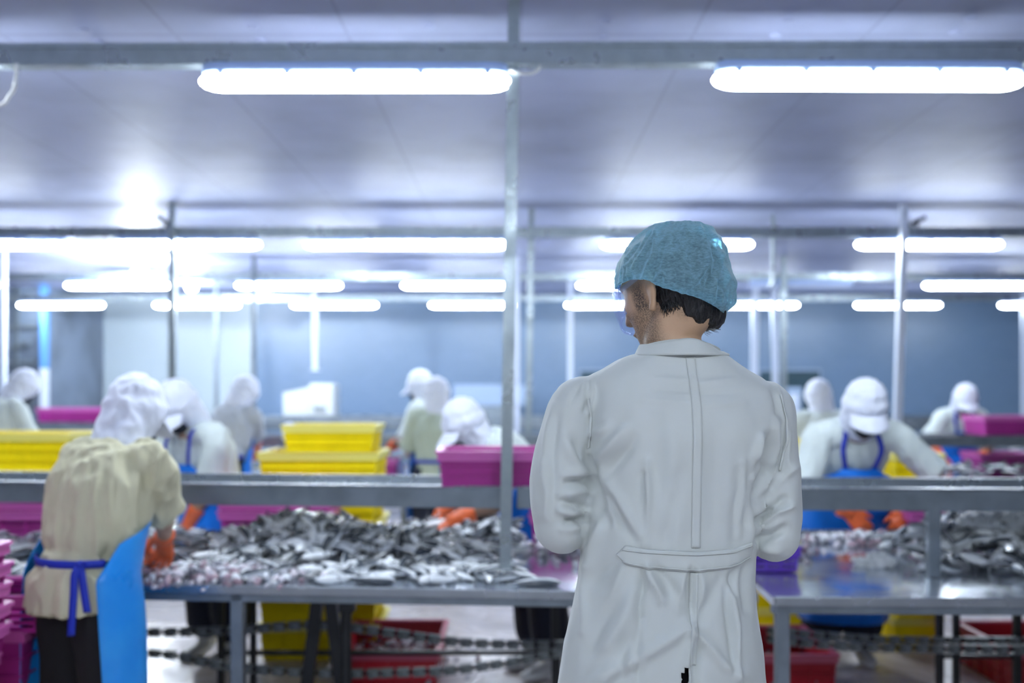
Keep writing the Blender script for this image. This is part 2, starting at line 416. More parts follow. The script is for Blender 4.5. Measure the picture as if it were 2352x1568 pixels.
# ------------------------------------------------------------ beams with lamps
def beam(name, y0, y1, zc, h, label, x0=-9, x1=9):
    """C-channel running across the room, y at x=-2 and x=+2"""
    def Y(x): return y0+(y1-y0)*(x+2)/4
    b = MB()
    A = Vector((x0,Y(x0),zc)); B_ = Vector((x1,Y(x1),zc))
    b.beam(A, B_, .006, h)
    for z, w in ((h/2,.05),(-h/2,.07)): b.beam(A+Vector((0,w/2,z)), B_+Vector((0,w/2,z)), w, .006)
    b.beam(A+Vector((0,-.004,h*.28)), B_+Vector((0,-.004,h*.28)), .008, .008)
    return tag(b.build(name, M['galv']), label, 'beam')
beam('ceiling_beam', 3.935, 3.905, CZ+1.365, .082, 'galvanised channel beam across the ceiling carrying the nearest lamps', -4, 4)
beam('ceiling_beam', 8.38, 8.38, CZ+1.365, .08, 'dark channel beam carrying the second row of lamps')
beam('ceiling_beam', 11.69, 11.69, CZ+1.365, .08, 'dark channel beam carrying the third row of lamps')
beam('ceiling_beam', 14.42, 14.42, CZ+1.365, .08, 'dark channel beam carrying the furthest row of lamps')

def make_lamp(L_=1.27):
    root = empty('strip_lamp')
    h = L_/2
    xs = [-h+.012,-h+.02,-h+.045,-h+.08,h-.08,h-.045,h-.02,h-.012]
    k = [.3,.6,.9,1,1,.9,.6,.3]
    V, Fc = loft([(x,0,-.02) for x in xs], [.060*a for a in k], [.026]*8, (0,1,0), 20, 3)
    MB().add(V, Fc).build('housing', M['housing'], root, smooth=True)
    xs = [-h,-h+.006,-h+.02,-h+.05,-h+.085,h-.085,h-.05,h-.02,h-.006,h]
    k = [.25,.45,.7,.9,1,1,.9,.7,.45,.25]
    V, Fc = loft([(x,0,-.07+.012*(1-q)) for x, q in zip(xs, k)], [.044*a for a in k], [.034*a for a in k], (0,1,0), 20, 2.6)
    MB().add(V, Fc).build('diffuser', M['tube'], root, smooth=True)
    for x in (-.54,-.27,0,.27,.54):
        b = MB(); x *= L_/1.27
        b.box(x-.012,x+.012,-.052,-.044,-.046,-.012,b=.002); b.box(x-.008,x+.008,-.055,-.046,-.052,-.04)
        b.build('clip', M['clip'], root)
    return root
lamp0 = make_lamp(); lamp1 = make_lamp(.79)
used = {}
def put_lamp(x, y, ztop, label, group, proto=lamp0, rz=0, off=False):
    o = proto if proto.name not in used else copy_tree(proto)
    used[proto.name] = 1
    o.location = (x, y, ztop); o.rotation_euler.z = rz
    tag(o, label, 'lamp', group)
    if off:
        for c in o.children:
            if c.name.startswith('diffuser'):
                c.data = c.data.copy(); c.data.materials.clear(); c.data.materials.append(M['tube_off'])
    return o
G1 = 'lamps of the nearest row'
put_lamp((816-1176)/563, 3.96, CZ+1.325, 'lit strip lamp under the nearest beam, left of the tall steel post', G1)
put_lamp((1998-1176)/566, 3.94, CZ+1.325, 'lit strip lamp under the nearest beam at the right, cut by the frame', G1, rz=.012)
put_lamp((-380-1176)/563, 3.98, CZ+1.325, 'lit strip lamp under the nearest beam left of the frame', G1)
for cx, w in ((-100,'second row strip lamp cut by the left edge of the frame'),(428,'second row strip lamp above the far left post'),(997,'second row strip lamp just left of the tall steel post'),
              (1562,'second row strip lamp behind the blue hair net'),(2137,'second row strip lamp above the shiny post on the right')):
    put_lamp((cx-1176)/265, 8.41, CZ+1.325, w, 'lamps of the second row')
for cx, w in ((-128,'third row strip lamp beyond the left edge'),(269,'third row strip lamp left of the far left post'),(662,'third row strip lamp above the white weighing machine'),(1044,'third row strip lamp touching the tall steel post from the left'),
              (1448,'third row strip lamp ending at the face of the man in the coat'),(1842,'unlit third row strip lamp right of the blue hair net'),(2245,'third row strip lamp at the right edge of the frame')):
    put_lamp((cx-1176)/190, 11.72, CZ+1.325, w, 'lamps of the third row', off=(cx == 1842))
for cx, w in ((138,'leftmost lamp of the furthest row'),(451,'furthest row lamp crossed by the far left post'),(767,'furthest row lamp above the white weighing machine post'),(1085,'furthest row lamp touching the tall steel post from the left'),
              (1398,'furthest row lamp behind the ear of the man in the coat'),(1736,'furthest row lamp right of the hair net above two posts'),(2064,'furthest row lamp crossed by the shiny right post'),(2396,'furthest row lamp cut by the right edge')):
    put_lamp((cx-1176)/154, 14.45, CZ+1.325, w, 'lamps of the furthest row')
for cx, w in ((70,'short ceiling lamp half hidden by the blue post at left'),(787,'short ceiling lamp behind the second row lamp by the steel post'),(1468,'short ceiling lamp behind the hair net'),(2176,'short ceiling lamp just behind the right second row lamp')):
    put_lamp((cx-1176)/216, 10.28, CZ+1.60, w, 'short lamps on the ceiling', lamp1)
# rows of the same lamps over the part of the hall behind the camera
for x in (-2.6,-.5,1.6): put_lamp(x, -.55, CZ+1.325, 'strip lamp over the hall behind the camera', 'lamps behind the camera')
for x in (0,): put_lamp(x, -4.4, CZ+1.325, 'strip lamp over the hall behind the camera', 'lamps behind the camera')
for px, py, s, r, w in ((322,627,190,.085,'bright round bulb lamp hanging left of the far left post'),(440,660,154,.07,'glowing round bulb lamp right of the far left post')):
    c = P(px,py,s); t = empty('bulb_lamp', (c.x,c.y,CEIL))
    V, Fc = ellip((0,0,c.z-CEIL), ((r,0,0),(0,r,0),(0,0,r*.85))); MB().add(V,Fc).build('bulb', M['bulb' if s == 190 else 'bulb_dim'], t, smooth=True)
    V, Fc = loft([(0,0,0),(0,0,c.z-CEIL+r*.8)], [.02,.03]); MB().add(V,Fc).build('stem', M['white'], t, smooth=True)
    tag(t, w, 'lamp')

# ------------------------------------------------------------ posts
def post(a, b, w, m, label, cat='post', name='steel_post', foot=True):
    b_ = MB(); a = Vector(a); b = Vector(b)
    root = empty(name, (a.x,a.y,a.z))
    q = MB(); q.beam(a-root.location, b-root.location, w, w, up=Vector((0,1,0))); q.build('shaft', m, root)
    if foot:
        q = MB(); q.box(-w,w,-w,w,0,.008); q.build('foot_plate', m, root)
    return tag(root, label, cat)
TZ = .76
main_top = P(1181,0,560); main_top.z = CEIL
post(P(1160,1325,560), main_top, .048, M['galv'], 'tall galvanised post in the middle running from the fish table to the ceiling')
def post_px(px0, s, w, label, m='pole_white', top=None, bot=TZ, px1=None, dy=-.06):
    y = F/s+dy; sc = F/y
    x0 = (px0-1176)/sc; x1 = ((px1 if px1 is not None else px0)-1176)/sc
    post((x1,y,bot), (x0,y,top or CEIL), w, M[m], label)
post_px(396, 265, .05, 'shiny far left post crossing a lamp of the furthest row', 'galv')
post_px(1221, 258, .05, 'shiny post just right of the tall steel post', 'galv', px1=1212)
post_px(2077, 265, .06, 'bright shiny post at right between the two capped workers', 'pole_white', px1=2057)
post_px(8, 200, .05, 'pale post at the left edge of the frame', 'pole_white')
post_px(583, 190, .05, 'slim post behind the worker in grey', 'steel_paint')
post_px(1187, 190, .06, 'slim pale post hidden right behind the tall steel post', 'pole_white')
post_px(1800, 190, .06, 'slim grey post right of the two white ones', 'galv')
post_px(497, 154, .05, 'thin post left of the worker in grey', 'steel_paint')
post_px(722, 154, .07, 'white post rising from the white weighing machine', 'pole_white', bot=CZ+.28, px1=724)
post_px(1310, 154, .07, 'white post left of the shoulder of the man in the coat', 'pole_white')
post_px(1735, 154, .09, 'white post right of the hair net, left one of two', 'pole_white', px1=1730)
post_px(1778, 154, .08, 'white post right of the hair net, right one of two', 'pole_white', px1=1782)
post_px(2352, 154, .06, 'white post at the right edge of the frame', 'pole_white')
post_px(1776, 250, .03, 'faint thin post hanging beside the hair net', 'galv', bot=CZ+.95)
for a, b_, st, w in (((362,496),(402,524),(383,510,545),'dark tilted bracket on the second beam at left'),((2076,523),(2125,499),(2106,508,545),'dark tilted bracket on the second beam at right'),((583,618),(592,640),(586,630,645),'small dark bracket on the third beam')):
    s = 262 if w[5] != 'd' else 189
    s = 189 if 'third' in w else 262
    b = MB(); A = P(*a,s); B_ = P(*b_,s); b.beam(A,B_,.035,.035); t = empty('beam_bracket', A); 
    b.V = [tuple(Vector(v)-A) for v in b.V]; b.build('arm', M['black'], t)
    q = MB(); q.beam(P(st[0],st[1],s)-A, P(st[0],st[2],s)-A, .02,.02,up=Vector((0,1,0))); q.build('stem', M['black'], t)
    tag(t, w, 'bracket')
def cable(pts, r, m, label, name='cable'):
    V, Fc = loft(catmull([P(*p) for p in pts], 8), [r]*((len(pts)-1)*8+1), n=8)
    return tag(MB().add(V,Fc).build(name, M[m], smooth=True), label, 'cable')
cable([(38,146,565),(37,172,565),(33,203,565),(20,222,565),(8,238,565),(-30,250,565)], .007, 'cable_w', 'white cable hanging from the nearest beam at the left edge')
V, Fc = loft([P(39,150,560),P(36,178,560),P(32,205,560)], [.006,.005,.009], n=8)
tag(MB().add(V,Fc).build('cable_strap', M['black'], smooth=True), 'black strap holding the white cable at the left edge', 'strap')
cable([(1241,140,562),(1238,158,562),(1222,168,562),(1200,169,565),(1170,160,566)], .006, 'cable_w', 'short white cable behind the tall steel post under the nearest beam')

# ------------------------------------------------------------ fish tables
def table(name, x0, x1, y0, depth, rz, label, legs, pivot=None, back_edge=True):
    root = empty(name, ((x0+x1)/2, y0, 0), rz); h = (x1-x0)/2
    b = MB(); b.box(-h,h,0,depth,TZ-.03,TZ)
    b.build('tabletop', M['steel_wet'], root)
    b = MB(); b.box(-h,h,-.012,.0,TZ-.028,TZ+.006,b=.003); b.build('front_edge', M['steel'], root)
    b = MB(); b.box(-h,h,.01,.05,TZ-.062,TZ-.031,b=.003); b.build('front_rail', M['steel_paint'], root)
    b = MB(); b.box(-h,h,depth-.006,depth+.006,TZ-.03,TZ+.03,b=.003); b.build('back_edge', M['steel'], root)
    for lx in legs:
        for ly, w in ((.035,.05),(depth-.05,.04)):
            b = MB(); b.box(lx-h-.0-w/2+0, lx-h+w/2, ly-w/2+.0, ly+w/2, 0, TZ-.03, b=.004); b.build('leg', M['steel_paint'], root)
    return tag(root, label, 'table')
TLx0, TLx1 = -4.0, .93
TL = table('fish_table', TLx0, TLx1, 3.62+.0725*(TLx1-TLx0)/2+.012, 1.55, -.0725, 'long wet stainless table heaped with fish, left of the man in the coat', [.3, 1.25, 2.92, 4.8])
TR = table('fish_table', .965, 4.9, 3.575-.028*1.97, 1.55, -.028, 'wet stainless table with fish and ice, right of the man in the coat', [.04, 1.9, 3.6])
def shelf(name, a, b, label, depth=.47, supports=(), z=CZ-.41, h=.088):
    a = Vector((a[0],a[1],0)); b = Vector((b[0],b[1],0)); d = b-a; L_ = d.length; rz = math.atan2(d.y, d.x)
    root = empty(name, a, rz)
    q = MB(); q.box(0,L_,0,.02,z-h,z,b=.004); q.build('front_face', M['steel_paint'], root)
    q = MB(); q.box(0,L_,-.006,.03,z,z+.006,b=.002); q.build('front_lip', M['steel'], root)
    q = MB(); q.box(0,L_,.02,depth,z-.05,z-.044); q.build('tray', M['steel'], root)
    q = MB(); q.box(0,L_,depth-.012,depth,z-.06,z+.0,b=.002); q.box(0,L_,depth-.02,depth+.005,z,z+.007); q.build('back_lip', M['steel'], root)
    for sx, sy in supports:
        q = MB(); q.box(sx-.024,sx+.024,sy-.024,sy+.024,TZ+.002,z-.05,b=.003); q.build('support', M['steel_paint'], root)
    return tag(root, label, 'shelf')
shelf('overhead_shelf', (-3.6,4.40), (-.035,4.035), 'steel trough shelf above the left fish table, magenta crate on it', supports=((.5,.05),(.5,.42)))
shelf('overhead_shelf', (.02,4.03), (4.4,3.83), 'steel trough shelf above the right fish table', supports=((1.71,.02),(1.86,.43),(4.0,.05)))
for i, (s0, w) in enumerate(((265,'second'),(190,'third'),(154,'furthest'))):
    y = F/s0-.35
    for x0, x1, side in ((-7.0-.8*i if i < 2 else -6.9,-.6,'left'),(-.5,7+i,'right')):
        t = table('fish_table', x0, x1, y, 1.5, 0, '%s half of the stainless table in the %s row back' % (side, w), [.3,(x1-x0)/2,x1-x0-.3])
        shelf('overhead_shelf', (x0,y+.35), (x1,y+.35), 'steel trough shelf over the %s half of the %s row back' % (side, w), supports=((1.0,.05),(x1-x0-1.0,.05)))

# ------------------------------------------------------------ crates
def crate_meshes(w, d, h, style='rib', t=.006):
    body = MB(); taper = .94
    def wall(p0, p1, q0, q1, nrm):
        pass
    w0, d0 = w/2*taper, d/2*taper; w1, d1 = w/2, d/2
    def ring(z, off): 
        k = z/h; a = w0+(w1-w0)*k-off; b = d0+(d1-d0)*k-off
        return [Vector((-a,-b,z)),Vector((a,-b,z)),Vector((a,b,z)),Vector((-a,b,z))]
    def shell(z0, z1):
        R = [ring(z0,0),ring(z1,0),ring(z1,t),ring(z0,t)]
        V = [v for r in R for v in r]; Fc = []
        for i in range(4):
            for k in range(4):
                a = i*4+k; b = i*4+(k+1)%4; c = ((i+1)%4)*4+(k+1)%4; e = ((i+1)%4)*4+k; Fc.append((a,b,c,e))
        body.add(V, Fc)
    body.box(-w0,w0,-d0,d0,0,t)
    if style == 'slat':
        n = max(3, int(h/.022)); 
        for i in range(n):
            z = h*i/n; shell(z, z+h/n*.62)
    else:
        shell(0, h)
    nx = max(3, round(w/.12)); ny = max(2, round(d/.12))
    def vrib(x, y, sx, sy):
        k0 = taper; b0 = Vector((x*k0,y*k0,0)); b1 = Vector((x,y,h*.97)); body.beam(b0, b1, .012, .012, up=Vector((0,1,0)))
    for i in range(nx+1):
        x = -w1+w*i/nx
        for y in (-d1,d1): vrib(x*.985, y, 0, 0)
    for j in range(1, ny):
        y = -d1+d*j/ny
        for x in (-w1,w1): vrib(x, y, 0, 0)
    if style == 'rib':
        for z in (h*.3, h*.58):
            r = ring(z, -.006)
            for k in range(4): body.beam(r[k], r[(k+1)%4], .008, .006)
    rim = MB(); r = ring(h, -.006)
    for k in range(4): rim.beam(r[k], r[(k+1)%4], .028, .012)
    r = ring(h-.022, -.010)
    for k in range(4): rim.beam(r[k], r[(k+1)%4], .006, .03)
    return body.me(), rim.me()
cache = {}
def crate(x, y, z, w, d, h, color, label, group=None, rz=0, style='rib', rimmat=None):
    key = (w,d,h,color,style)
    if key not in cache:
        b, r = crate_meshes(w,d,h,style)
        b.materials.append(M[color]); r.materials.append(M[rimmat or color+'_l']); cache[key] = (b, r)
    b, r = cache[key]
    root = empty('plastic_crate', (x,y,z), rz)
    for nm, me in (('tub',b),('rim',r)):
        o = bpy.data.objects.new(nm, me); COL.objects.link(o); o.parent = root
    return tag(root, label, 'crate', group)
def stack(px, s, z0, n, w, d, h, color, where, pitch=None, rz=0, style='rib', jit=.012, group=None):
    """n crates; px = centre pixel of the front"""
    x = (px-1176)/s; y = F/s+d/2; pitch = pitch or h*.98; rnd = random.Random(px)
    names = ['bottom','second from the bottom','third from the bottom','fourth from the bottom','fifth from the bottom','sixth from the bottom','seventh from the bottom','eighth from the bottom']
    for i in range(n):
        q = 'topmost' if i == n-1 and n > 1 else names[i]
        lab = ('%s crate %s' % (color if n == 1 else q+' '+color, where))
        crate(x+rnd.uniform(-jit,jit), y+rnd.uniform(-jit,jit), z0+i*pitch, w, d, h, color, lab, group, rz+rnd.uniform(-.01,.01), style)
YG = 'yellow crates stacked in the middle'
stack(727, 408, 0, 6, .66, .44, .198, 'yellow', 'of the middle stack behind the fish', group=YG)
crate((748-1176)/400, F/400+.28, 6*.194+.002, .52, .38, .15, 'yellow', 'smaller yellow crate sitting on the top of the middle stack', None)
stack(20, 398, 0, 6, .68, .46, .215, 'yellow', 'of the far stack at the left edge', group='yellow crates stacked at the left edge')
stack(2112, 395, 0, 6, .27*1.0, .40, .195, 'yellow', 'of the stack right of the bending worker', group='yellow crates stacked at the right')
stack(1800, 380, 0, 6, .50, .40, .205, 'yellow', 'of the stack behind the right coat sleeve', group='yellow crates stacked behind the man')
# nested magenta crates on the back edge of the tables
def on_table(px, s, n, w, where, h=.12, pitch=.055, d=.3, style='slat'):
    x = (px-1176)/s; y = F/s+d/2
    for i in range(n):
        crate(x, y, TZ+.002+i*pitch, w, d, h, 'magenta', '%s magenta crate %s' % (['bottom','second','third','top'][i] if n > 1 else 'single', where), 'magenta crates nested '+where, .0, style)
on_table(630, 436, 3, .57, 'on the table edge below the middle yellow stack')
on_table(30, 436, 3, .40, 'on the table edge at the far left')
on_table(2170, 440, 3, .36, 'on the table edge right of the bending worker')
on_table(1285, 450, 3, .28, 'on the table edge by the elbow of the man in the coat')
# the magenta crate on the shelf
crate((1127-1176)/540, 4.22, CZ-.455+.047, .42, .36, .145, 'magenta', 'magenta crate standing on the trough shelf behind the tall steel post')
# far crates
crate((155-1176)/190, 11.93, CZ-.395, .78, .4, .16, 'magenta', 'magenta crate on a far trough shelf at left')
crate((2330-1176)/262, 8.62, CZ-.40, .58, .4, .16, 'magenta', 'magenta crate on the shelf right of the far capped worker')
crate((2330-1176)/255, 9.0, TZ+.002, .5, .4, .18, 'magenta', 'magenta crate on the table below the far right shelf crate')
crate((882-1176)/262, 8.35, TZ+.002, .26, .3, .17, 'magenta', 'pink crate beside the middle yellow stack on the next table', rimmat='magenta_l')
# red crates on the floor
crate(-.625, 5.14, .002, .50, .66, .22, 'red', 'open red crate of fish scraps on the floor under the left table')
crate((1795-1176)/455, 5.05, .002, .47, .58, .22, 'red', 'open red crate on the floor beneath the right table by its corner leg')
crate(2.80, 5.14, .002, .60, .62, .22, 'red', 'red crate on the floor at the right edge of the photo')
# foreground stack at the left edge
x0 = -1.705-.30
crate(x0-.02, 3.05, 0, .56, .40, .30, 'yellow', 'yellow crate at the foot of the crate pile in the lower left corner')
crate(x0-.01, 3.05, .302, .56, .40, .34, 'magenta', 'deep magenta crate in the crate pile in the lower left corner')
for i in range(5):
    crate(x0+.004*(i%2), 3.05, .644+i*.068, .60, .42, .098, 'magenta', ['lowest','second','third','fourth','topmost'][i]+' slatted magenta crate of the pile in the lower left corner', 'slatted crates in the lower left corner', style='slat')
crate(-2.02, 3.95-.35+.05, 0, .5, .3, .42, 'yellow', 'yellow crate standing behind the left corner pile')
crate(-2.02, 3.65, .422, .5, .3, .23, 'magenta', 'magenta crate upon the yellow one behind the left corner pile')
crate(-1.98, 3.65, .654, .56, .34, .13, 'magenta', 'open magenta crate with pink handles behind the left corner pile', style='slat')
# purple basket
crate((1775-1176)/545, 4.05+.12, TZ+.004, .20, .22, .10, 'purple', 'small purple basket on the table right of the man in the coat', style='slat', rimmat='purple')

# ------------------------------------------------------------ chains under the tables
def chain(pts, label, pitch=.072):
    pp = catmull([P(*p) for p in pts], 30); root = empty('drag_chain', pp[0])
    d = [0]
    for i in range(1,len(pp)): d.append(d[-1]+(pp[i]-pp[i-1]).length)
    V, Fc = loft([p-root.location+Vector((0,.012,0)) for p in pp[::6]+[pp[-1]]], [.009]*len(pp[::6]+[pp[-1]]), n=6)
    MB().add(V,Fc).build('core', M['black'], root, smooth=True)
    q = MB(); q.box(-.024,.024,-.008,.0,-.016,.016,b=.003); q.box(-.030,.030,-.002,.026,-.019,-.014); q.box(-.030,.030,-.002,.026,.014,.019)
    me = q.me(); me.materials.append(M['linkgrey'])
    q = MB(); V, Fc = loft([(-.012,-.010,0),(-.012,-.006,0)],[.006,.006],n=10); q.add(V,Fc); pm = q.me(); pm.materials.append(M['black'])
    n = int(d[-1]/pitch)
    for i in range(n):
        t = (i+.5)*pitch; k = int(np.searchsorted(d, t)); a, c = pp[k-1], pp[k]
        o = bpy.data.objects.new('link', me); COL.objects.link(o); o.parent = root
        o.location = a.lerp(c,.5)-root.location; dv = c-a; o.rotation_euler = (0, -math.atan2(dv.z, dv.x), math.atan2(dv.y,dv.x))
        p = bpy.data.objects.new('pin', pm); COL.objects.link(p); p.parent = o
    return tag(root, label, 'chain')
chain([(300,1453,500),(420,1452,500),(560,1447,500),(700,1436,500),(800,1442,500),(920,1458,500),(1060,1476,500),(1180,1481,500),(1330,1482,500)], 'upper drag chain sagging under the left fish table')
chain([(300,1498,500),(400,1506,500),(480,1524,500),(600,1540,500),(760,1548,500),(900,1546,500),(1040,1540,500),(1180,1520,500),(1330,1492,500)], 'lower drag chain sagging under the left fish table')
chain([(1762,1466,520),(1860,1478,520),(1980,1486,520),(2120,1490,520),(2250,1492,520),(2400,1494,520)], 'front drag chain under the right fish table')
chain([(1762,1448,480),(1880,1460,480),(2000,1469,480),(2150,1473,480),(2300,1473,480),(2420,1474,480)], 'rear drag chain under the right fish table')
def rack(xs, rails, s, label):
    y = F/s; root = empty('black_rack', ((xs[0]-1176)/s, y, 0)); ox = root.location.x
    for px, w in xs:
        x = (px-1176)/s-ox; q = MB(); q.box(x-w/2,x+w/2,-.015,.015,0,TZ-.07); q.build('upright', M['black'], root)
    for py, h in rails:
        z = CZ+(894-py)/s; q = MB(); q.box((xs[0][0]-1176)/s-ox,(xs[-1][0]-1176)/s-ox,.015,.04,z-h/2,z+h/2); q.build('rail', M['black'], root)
    return tag(root, label, 'rack')
def rack2(xs, rails, s, label):
    y = F/s; ox = (xs[0][0]-1176)/s; root = empty('black_rack', (ox, y, 0))
    for px, w in xs:
        x = (px-1176)/s-ox; q = MB(); q.box(x-w/2,x+w/2,-.015,.015,0,TZ-.07); q.build('upright', M['black'], root)
    for py, h in rails:
        z = CZ+(894-py)/s; q = MB(); q.box(0,(xs[-1][0]-1176)/s-ox,.015,.04,z-h/2,z+h/2); q.build('rail', M['black'], root)
    return tag(root, label, 'rack')
rack2([(508,.03),(582,.028),(1277,.045)], [(1502,.02)], 470, 'black steel underframe with slim uprights below the left fish table')
rack2([(2158,.032),(2196,.026),(2336,.034)], [(1510,.02),(1470,.018)], 470, 'black steel underframe with slim uprights below the right fish table')
# black trestle
root = empty('black_trestle', (P(745,1385,500).x, 4.44, 0))
for dx, in ((-.10,),(.10,)):
    q = MB(); q.beam((dx,0,0),(dx*.12,0,TZ-.045),.055,.05,up=Vector((0,1,0))); q.build('leg', M['black'], root)
q = MB(); q.box(-.10,.12,-.03,.03,TZ-.085,TZ-.035,b=.006); q.build('crossbar', M['black'], root)
tag(root, 'black A shaped trestle under the middle of the left fish table', 'trestle')
q = MB(); a = P(795,1390,520); V, Fc = loft([a,a+Vector((.0,0,-.30)),a+Vector((.0,0,-.63))],[.024,.024,.03],n=12); q.add(V,Fc); q.box(a.x-.03,a.x+.04,a.y-.03,a.y+.03,a.z-.03,a.z+.02,b=.01)
tag(q.build('drain_pipe', M['black']), 'black drain pipe under the left fish table right of the trestle', 'pipe')

# ------------------------------------------------------------ far machines
def machine(name, loc, label):
    r = empty(name, loc); return tag(r, label, 'machine')
y = 15.22
t = machine('weighing_machine', (P(715,945,146).x, y, TZ+.002), 'white twin hopper weighing machine on the furthest table under a white post')
q = MB()
V = [Vector(v) for v in ((-.40,-.2,.35),(.0,-.2,.35),(.0,.25,.35),(-.40,.25,.35),(-.40,-.2,.72),(-.0,-.2,.80),(-.0,.25,.80),(-.40,.25,.72))]
q.add(V, [(0,3,2,1),(4,5,6,7),(0,1,5,4),(1,2,6,5),(2,3,7,6),(3,0,4,7)]); q.build('left_hopper', M['white'], t)
q = MB(); q.box(.0,.40,-.25,.25,.22,.86,b=.05); q.build('right_hopper', M['white'], t, smooth=False)
q = MB(); q.beam((-.22,0,.36),(-.02,0,0),.06,.06); q.beam((.38,0,.3),(.34,0,0),.06,.06); q.build('frame', M['pole_white'], t)
q = MB(); V, Fc = loft([(.14,0,.01),(.14,0,.10),(.14,0,.22)],[.14,.15,.12]); q.add(V,Fc); q.build('drum', M['greyblue'], t, smooth=True)
q = MB(); q.box(.09,.27,-.262,-.248,.42,.50); q.build('label_plate', M['steel'], t)
t = machine('control_cabinet', (P(1800,945,146).x, y, TZ+.002), 'grey framed cabinet on the furthest table below two white posts')
q = MB(); q.box(-.24,.24,-.2,.2,.10,.80,b=.03); q.build('housing', M['greyblue'], t)
q = MB(); q.box(-.17,-.02,-.22,-.2,.2,.70,b=.008); q.build('door', M['white'], t)
q = MB(); q.box(.03,.17,-.22,-.2,.2,.70,b=.008); q.build('door', M['pole_white'], t)
q = MB(); q.box(-.2,.2,-.15,.15,0,.10); q.build('base', M['steel_paint'], t)
for px0, px1, lab in ((1328,1425,'dark teal board on the back wall left of the coat shoulder'),(1742,1890,'dark teal board on the back wall right of the coat shoulder')):
    x0 = (px0-1176)/131.5; x1 = (px1-1176)/131.5
    t = empty('wall_board', ((x0+x1)/2, 16.98, CZ)); h = (x1-x0)/2
    q = MB(); q.box(-h,h,-.03,0,-.5,.36,b=.01); q.build('frame', M['greyblue'], t)
    q = MB(); q.box(-h+.04,h-.04,-.04,-.03,-.46,.32); q.build('panel', M['teal'], t)
    tag(t, lab, 'board')
q = MB(); q.box(0,1.2,0,.3,0,.35,b=.02)
tag(q.build('equipment_case', M['greyblue'], loc=(P(1035,935,145).x,16.0,CZ-.27)), 'blue grey case by the back wall behind the paired workers', 'case')
q = MB(); q.box(-.45,.45,.0,.5,0,CZ-.27-.002,b=.02)
tag(q.build('case_stand', M['steel_paint'], loc=(P(1035,935,145).x+.6,15.95,0)), 'steel cupboard beneath the blue grey case', 'cupboard')
# white bags and cloths
def bag(px, py, s, w, h, label, seed=0, m='cap'):
    c = P(px,py,s); me = union([ellip((0,0,h*.5), ((w,0,0),(0,w*.7,0),(0,0,h*.55))), ellip((w*.5,0,h*.35), ((w*.7,0,0),(0,w*.6,0),(0,0,h*.4)))], .012, 3)
    wrinkle(me, .012, (30,30,30), seed)
    return tag(link('plastic_bag', me, M[m], loc=c), label, 'bag')
bag(663,1016,385,.045,.12,'white plastic bag on the top of the middle yellow stack',1)
bag(905,1096,262,.08,.17,'white sack beside the paired workers on the second table',5)

# ============================================================ FISH
def fish_geo(bend=0, seed=0, L_=.185, fat=1.0):
    """fish lying on its side; x = length, y = back(+)/belly(-), z = thickness; returns verts, faces, colours"""
    rnd = random.Random(seed)
    st = [(-.5,.006,.003),(-.47,.040,.016),(-.40,.085,.034),(-.28,.118,.048),(-.12,.130,.052),(.06,.112,.044),(.22,.072,.028),(.34,.034,.014),(.40,.022,.008)]
    V = []; C = []; n = 10; Fc = []
    def bendf(x, y, z):
        a = bend*x; 
        return Vector((x*cos(a*.5), y+bend*(x*x)*.5, z))*L_
    dark = Vector((.05,.065,.085)); silver = Vector((.80,.85,.90)); belly = Vector((.93,.96,.98)); head = Vector((.42,.44,.48))
    for i, (x, hy, hz) in enumerate(st):
        for k in range(n):
            a = 2*pi*k/n; y = cos(a)*hy*.80*fat; z = sin(a)*hz*1.55*fat
            V.append(bendf(x, y, z)); q = cos(a)+(.25 if sin(a) < 0 else -.05)
            c = dark if q > .62 else (silver if q > .2 else belly)
            if i < 2: c = (c+head)/2
            C.append(c)
    for i in range(len(st)-1):
        for k in range(n): a = i*n+k; b_ = i*n+(k+1)%n; Fc.append((a,b_,b_+n,a+n))
    Fc.append(tuple(range(n))[::-1]); o = (len(st)-1)*n; Fc.append(tuple(range(o,o+n)))
    def fin(pts, c):
        o = len(V)
        for (x,y,z) in pts: V.append(bendf(x,y,z)); C.append(c)
        m_ = len(pts)
        for (x,y,z) in pts: V.append(bendf(x,y,z+.006)); C.append(c)
        Fc.append(tuple(range(o,o+m_))); Fc.append(tuple(range(o+2*m_-1,o+m_-1,-1)))
        for k in range(m_): Fc.append((o+k,o+m_+k,o+m_+(k+1)%m_,o+(k+1)%m_))
    g = Vector((.16,.18,.20))
    fin([(.385,.0,0),(.50,.105,0),(.455,.0,0)], g); fin([(.385,.0,0),(.455,.0,0),(.50,-.105,0)], g)
    fin([(-.12,.09,0),(.0,.135,0),(.07,.075,0)], g); fin([(-.02,-.085,0),(.06,-.12,0),(.10,-.06,0)], g)
    # eye
    o = len(V); vv, ff = ellip((-.425*L_, .02*L_+bend*.09*L_, .030*L_), ((.016*L_,0,0),(0,.016*L_,0),(0,0,.010*L_)), 6, 4)
    V += vv; C += [Vector((.01,.01,.012))]*len(vv); Fc += [tuple(i+o for i in f) for f in ff]
    return V, Fc, C
def col_mesh(V, Fc, C):
    me = mesh(V, Fc); a = me.color_attributes.new('Col', 'FLOAT_COLOR', 'POINT')
    a.data.foreach_set('color', np.array([(c[0],c[1],c[2],1) for c in C]).reshape(-1)); return me
variants = []
for i in range(8):
    V, Fc, C = fish_geo([0,.35,-.4,.7,-.15,.2,-.8,.1][i], i, .178+.010*(i%3), [1,1.12,.95,1.05,1.18,1,.95,1.08][i])
    variants.append((V, Fc, C))
vmesh = []
for V, Fc, C in variants:
    me = col_mesh(V, Fc, C); me.materials.append(M['fish']); me.polygons.foreach_set('use_smooth', [True]*len(me.polygons)); vmesh.append(me)
def hills(x, y, H):
    return sum(h*math.exp(-((x-cx)/sx)**2-((y-cy)/sy)**2) for cx,cy,sx,sy,h in H)
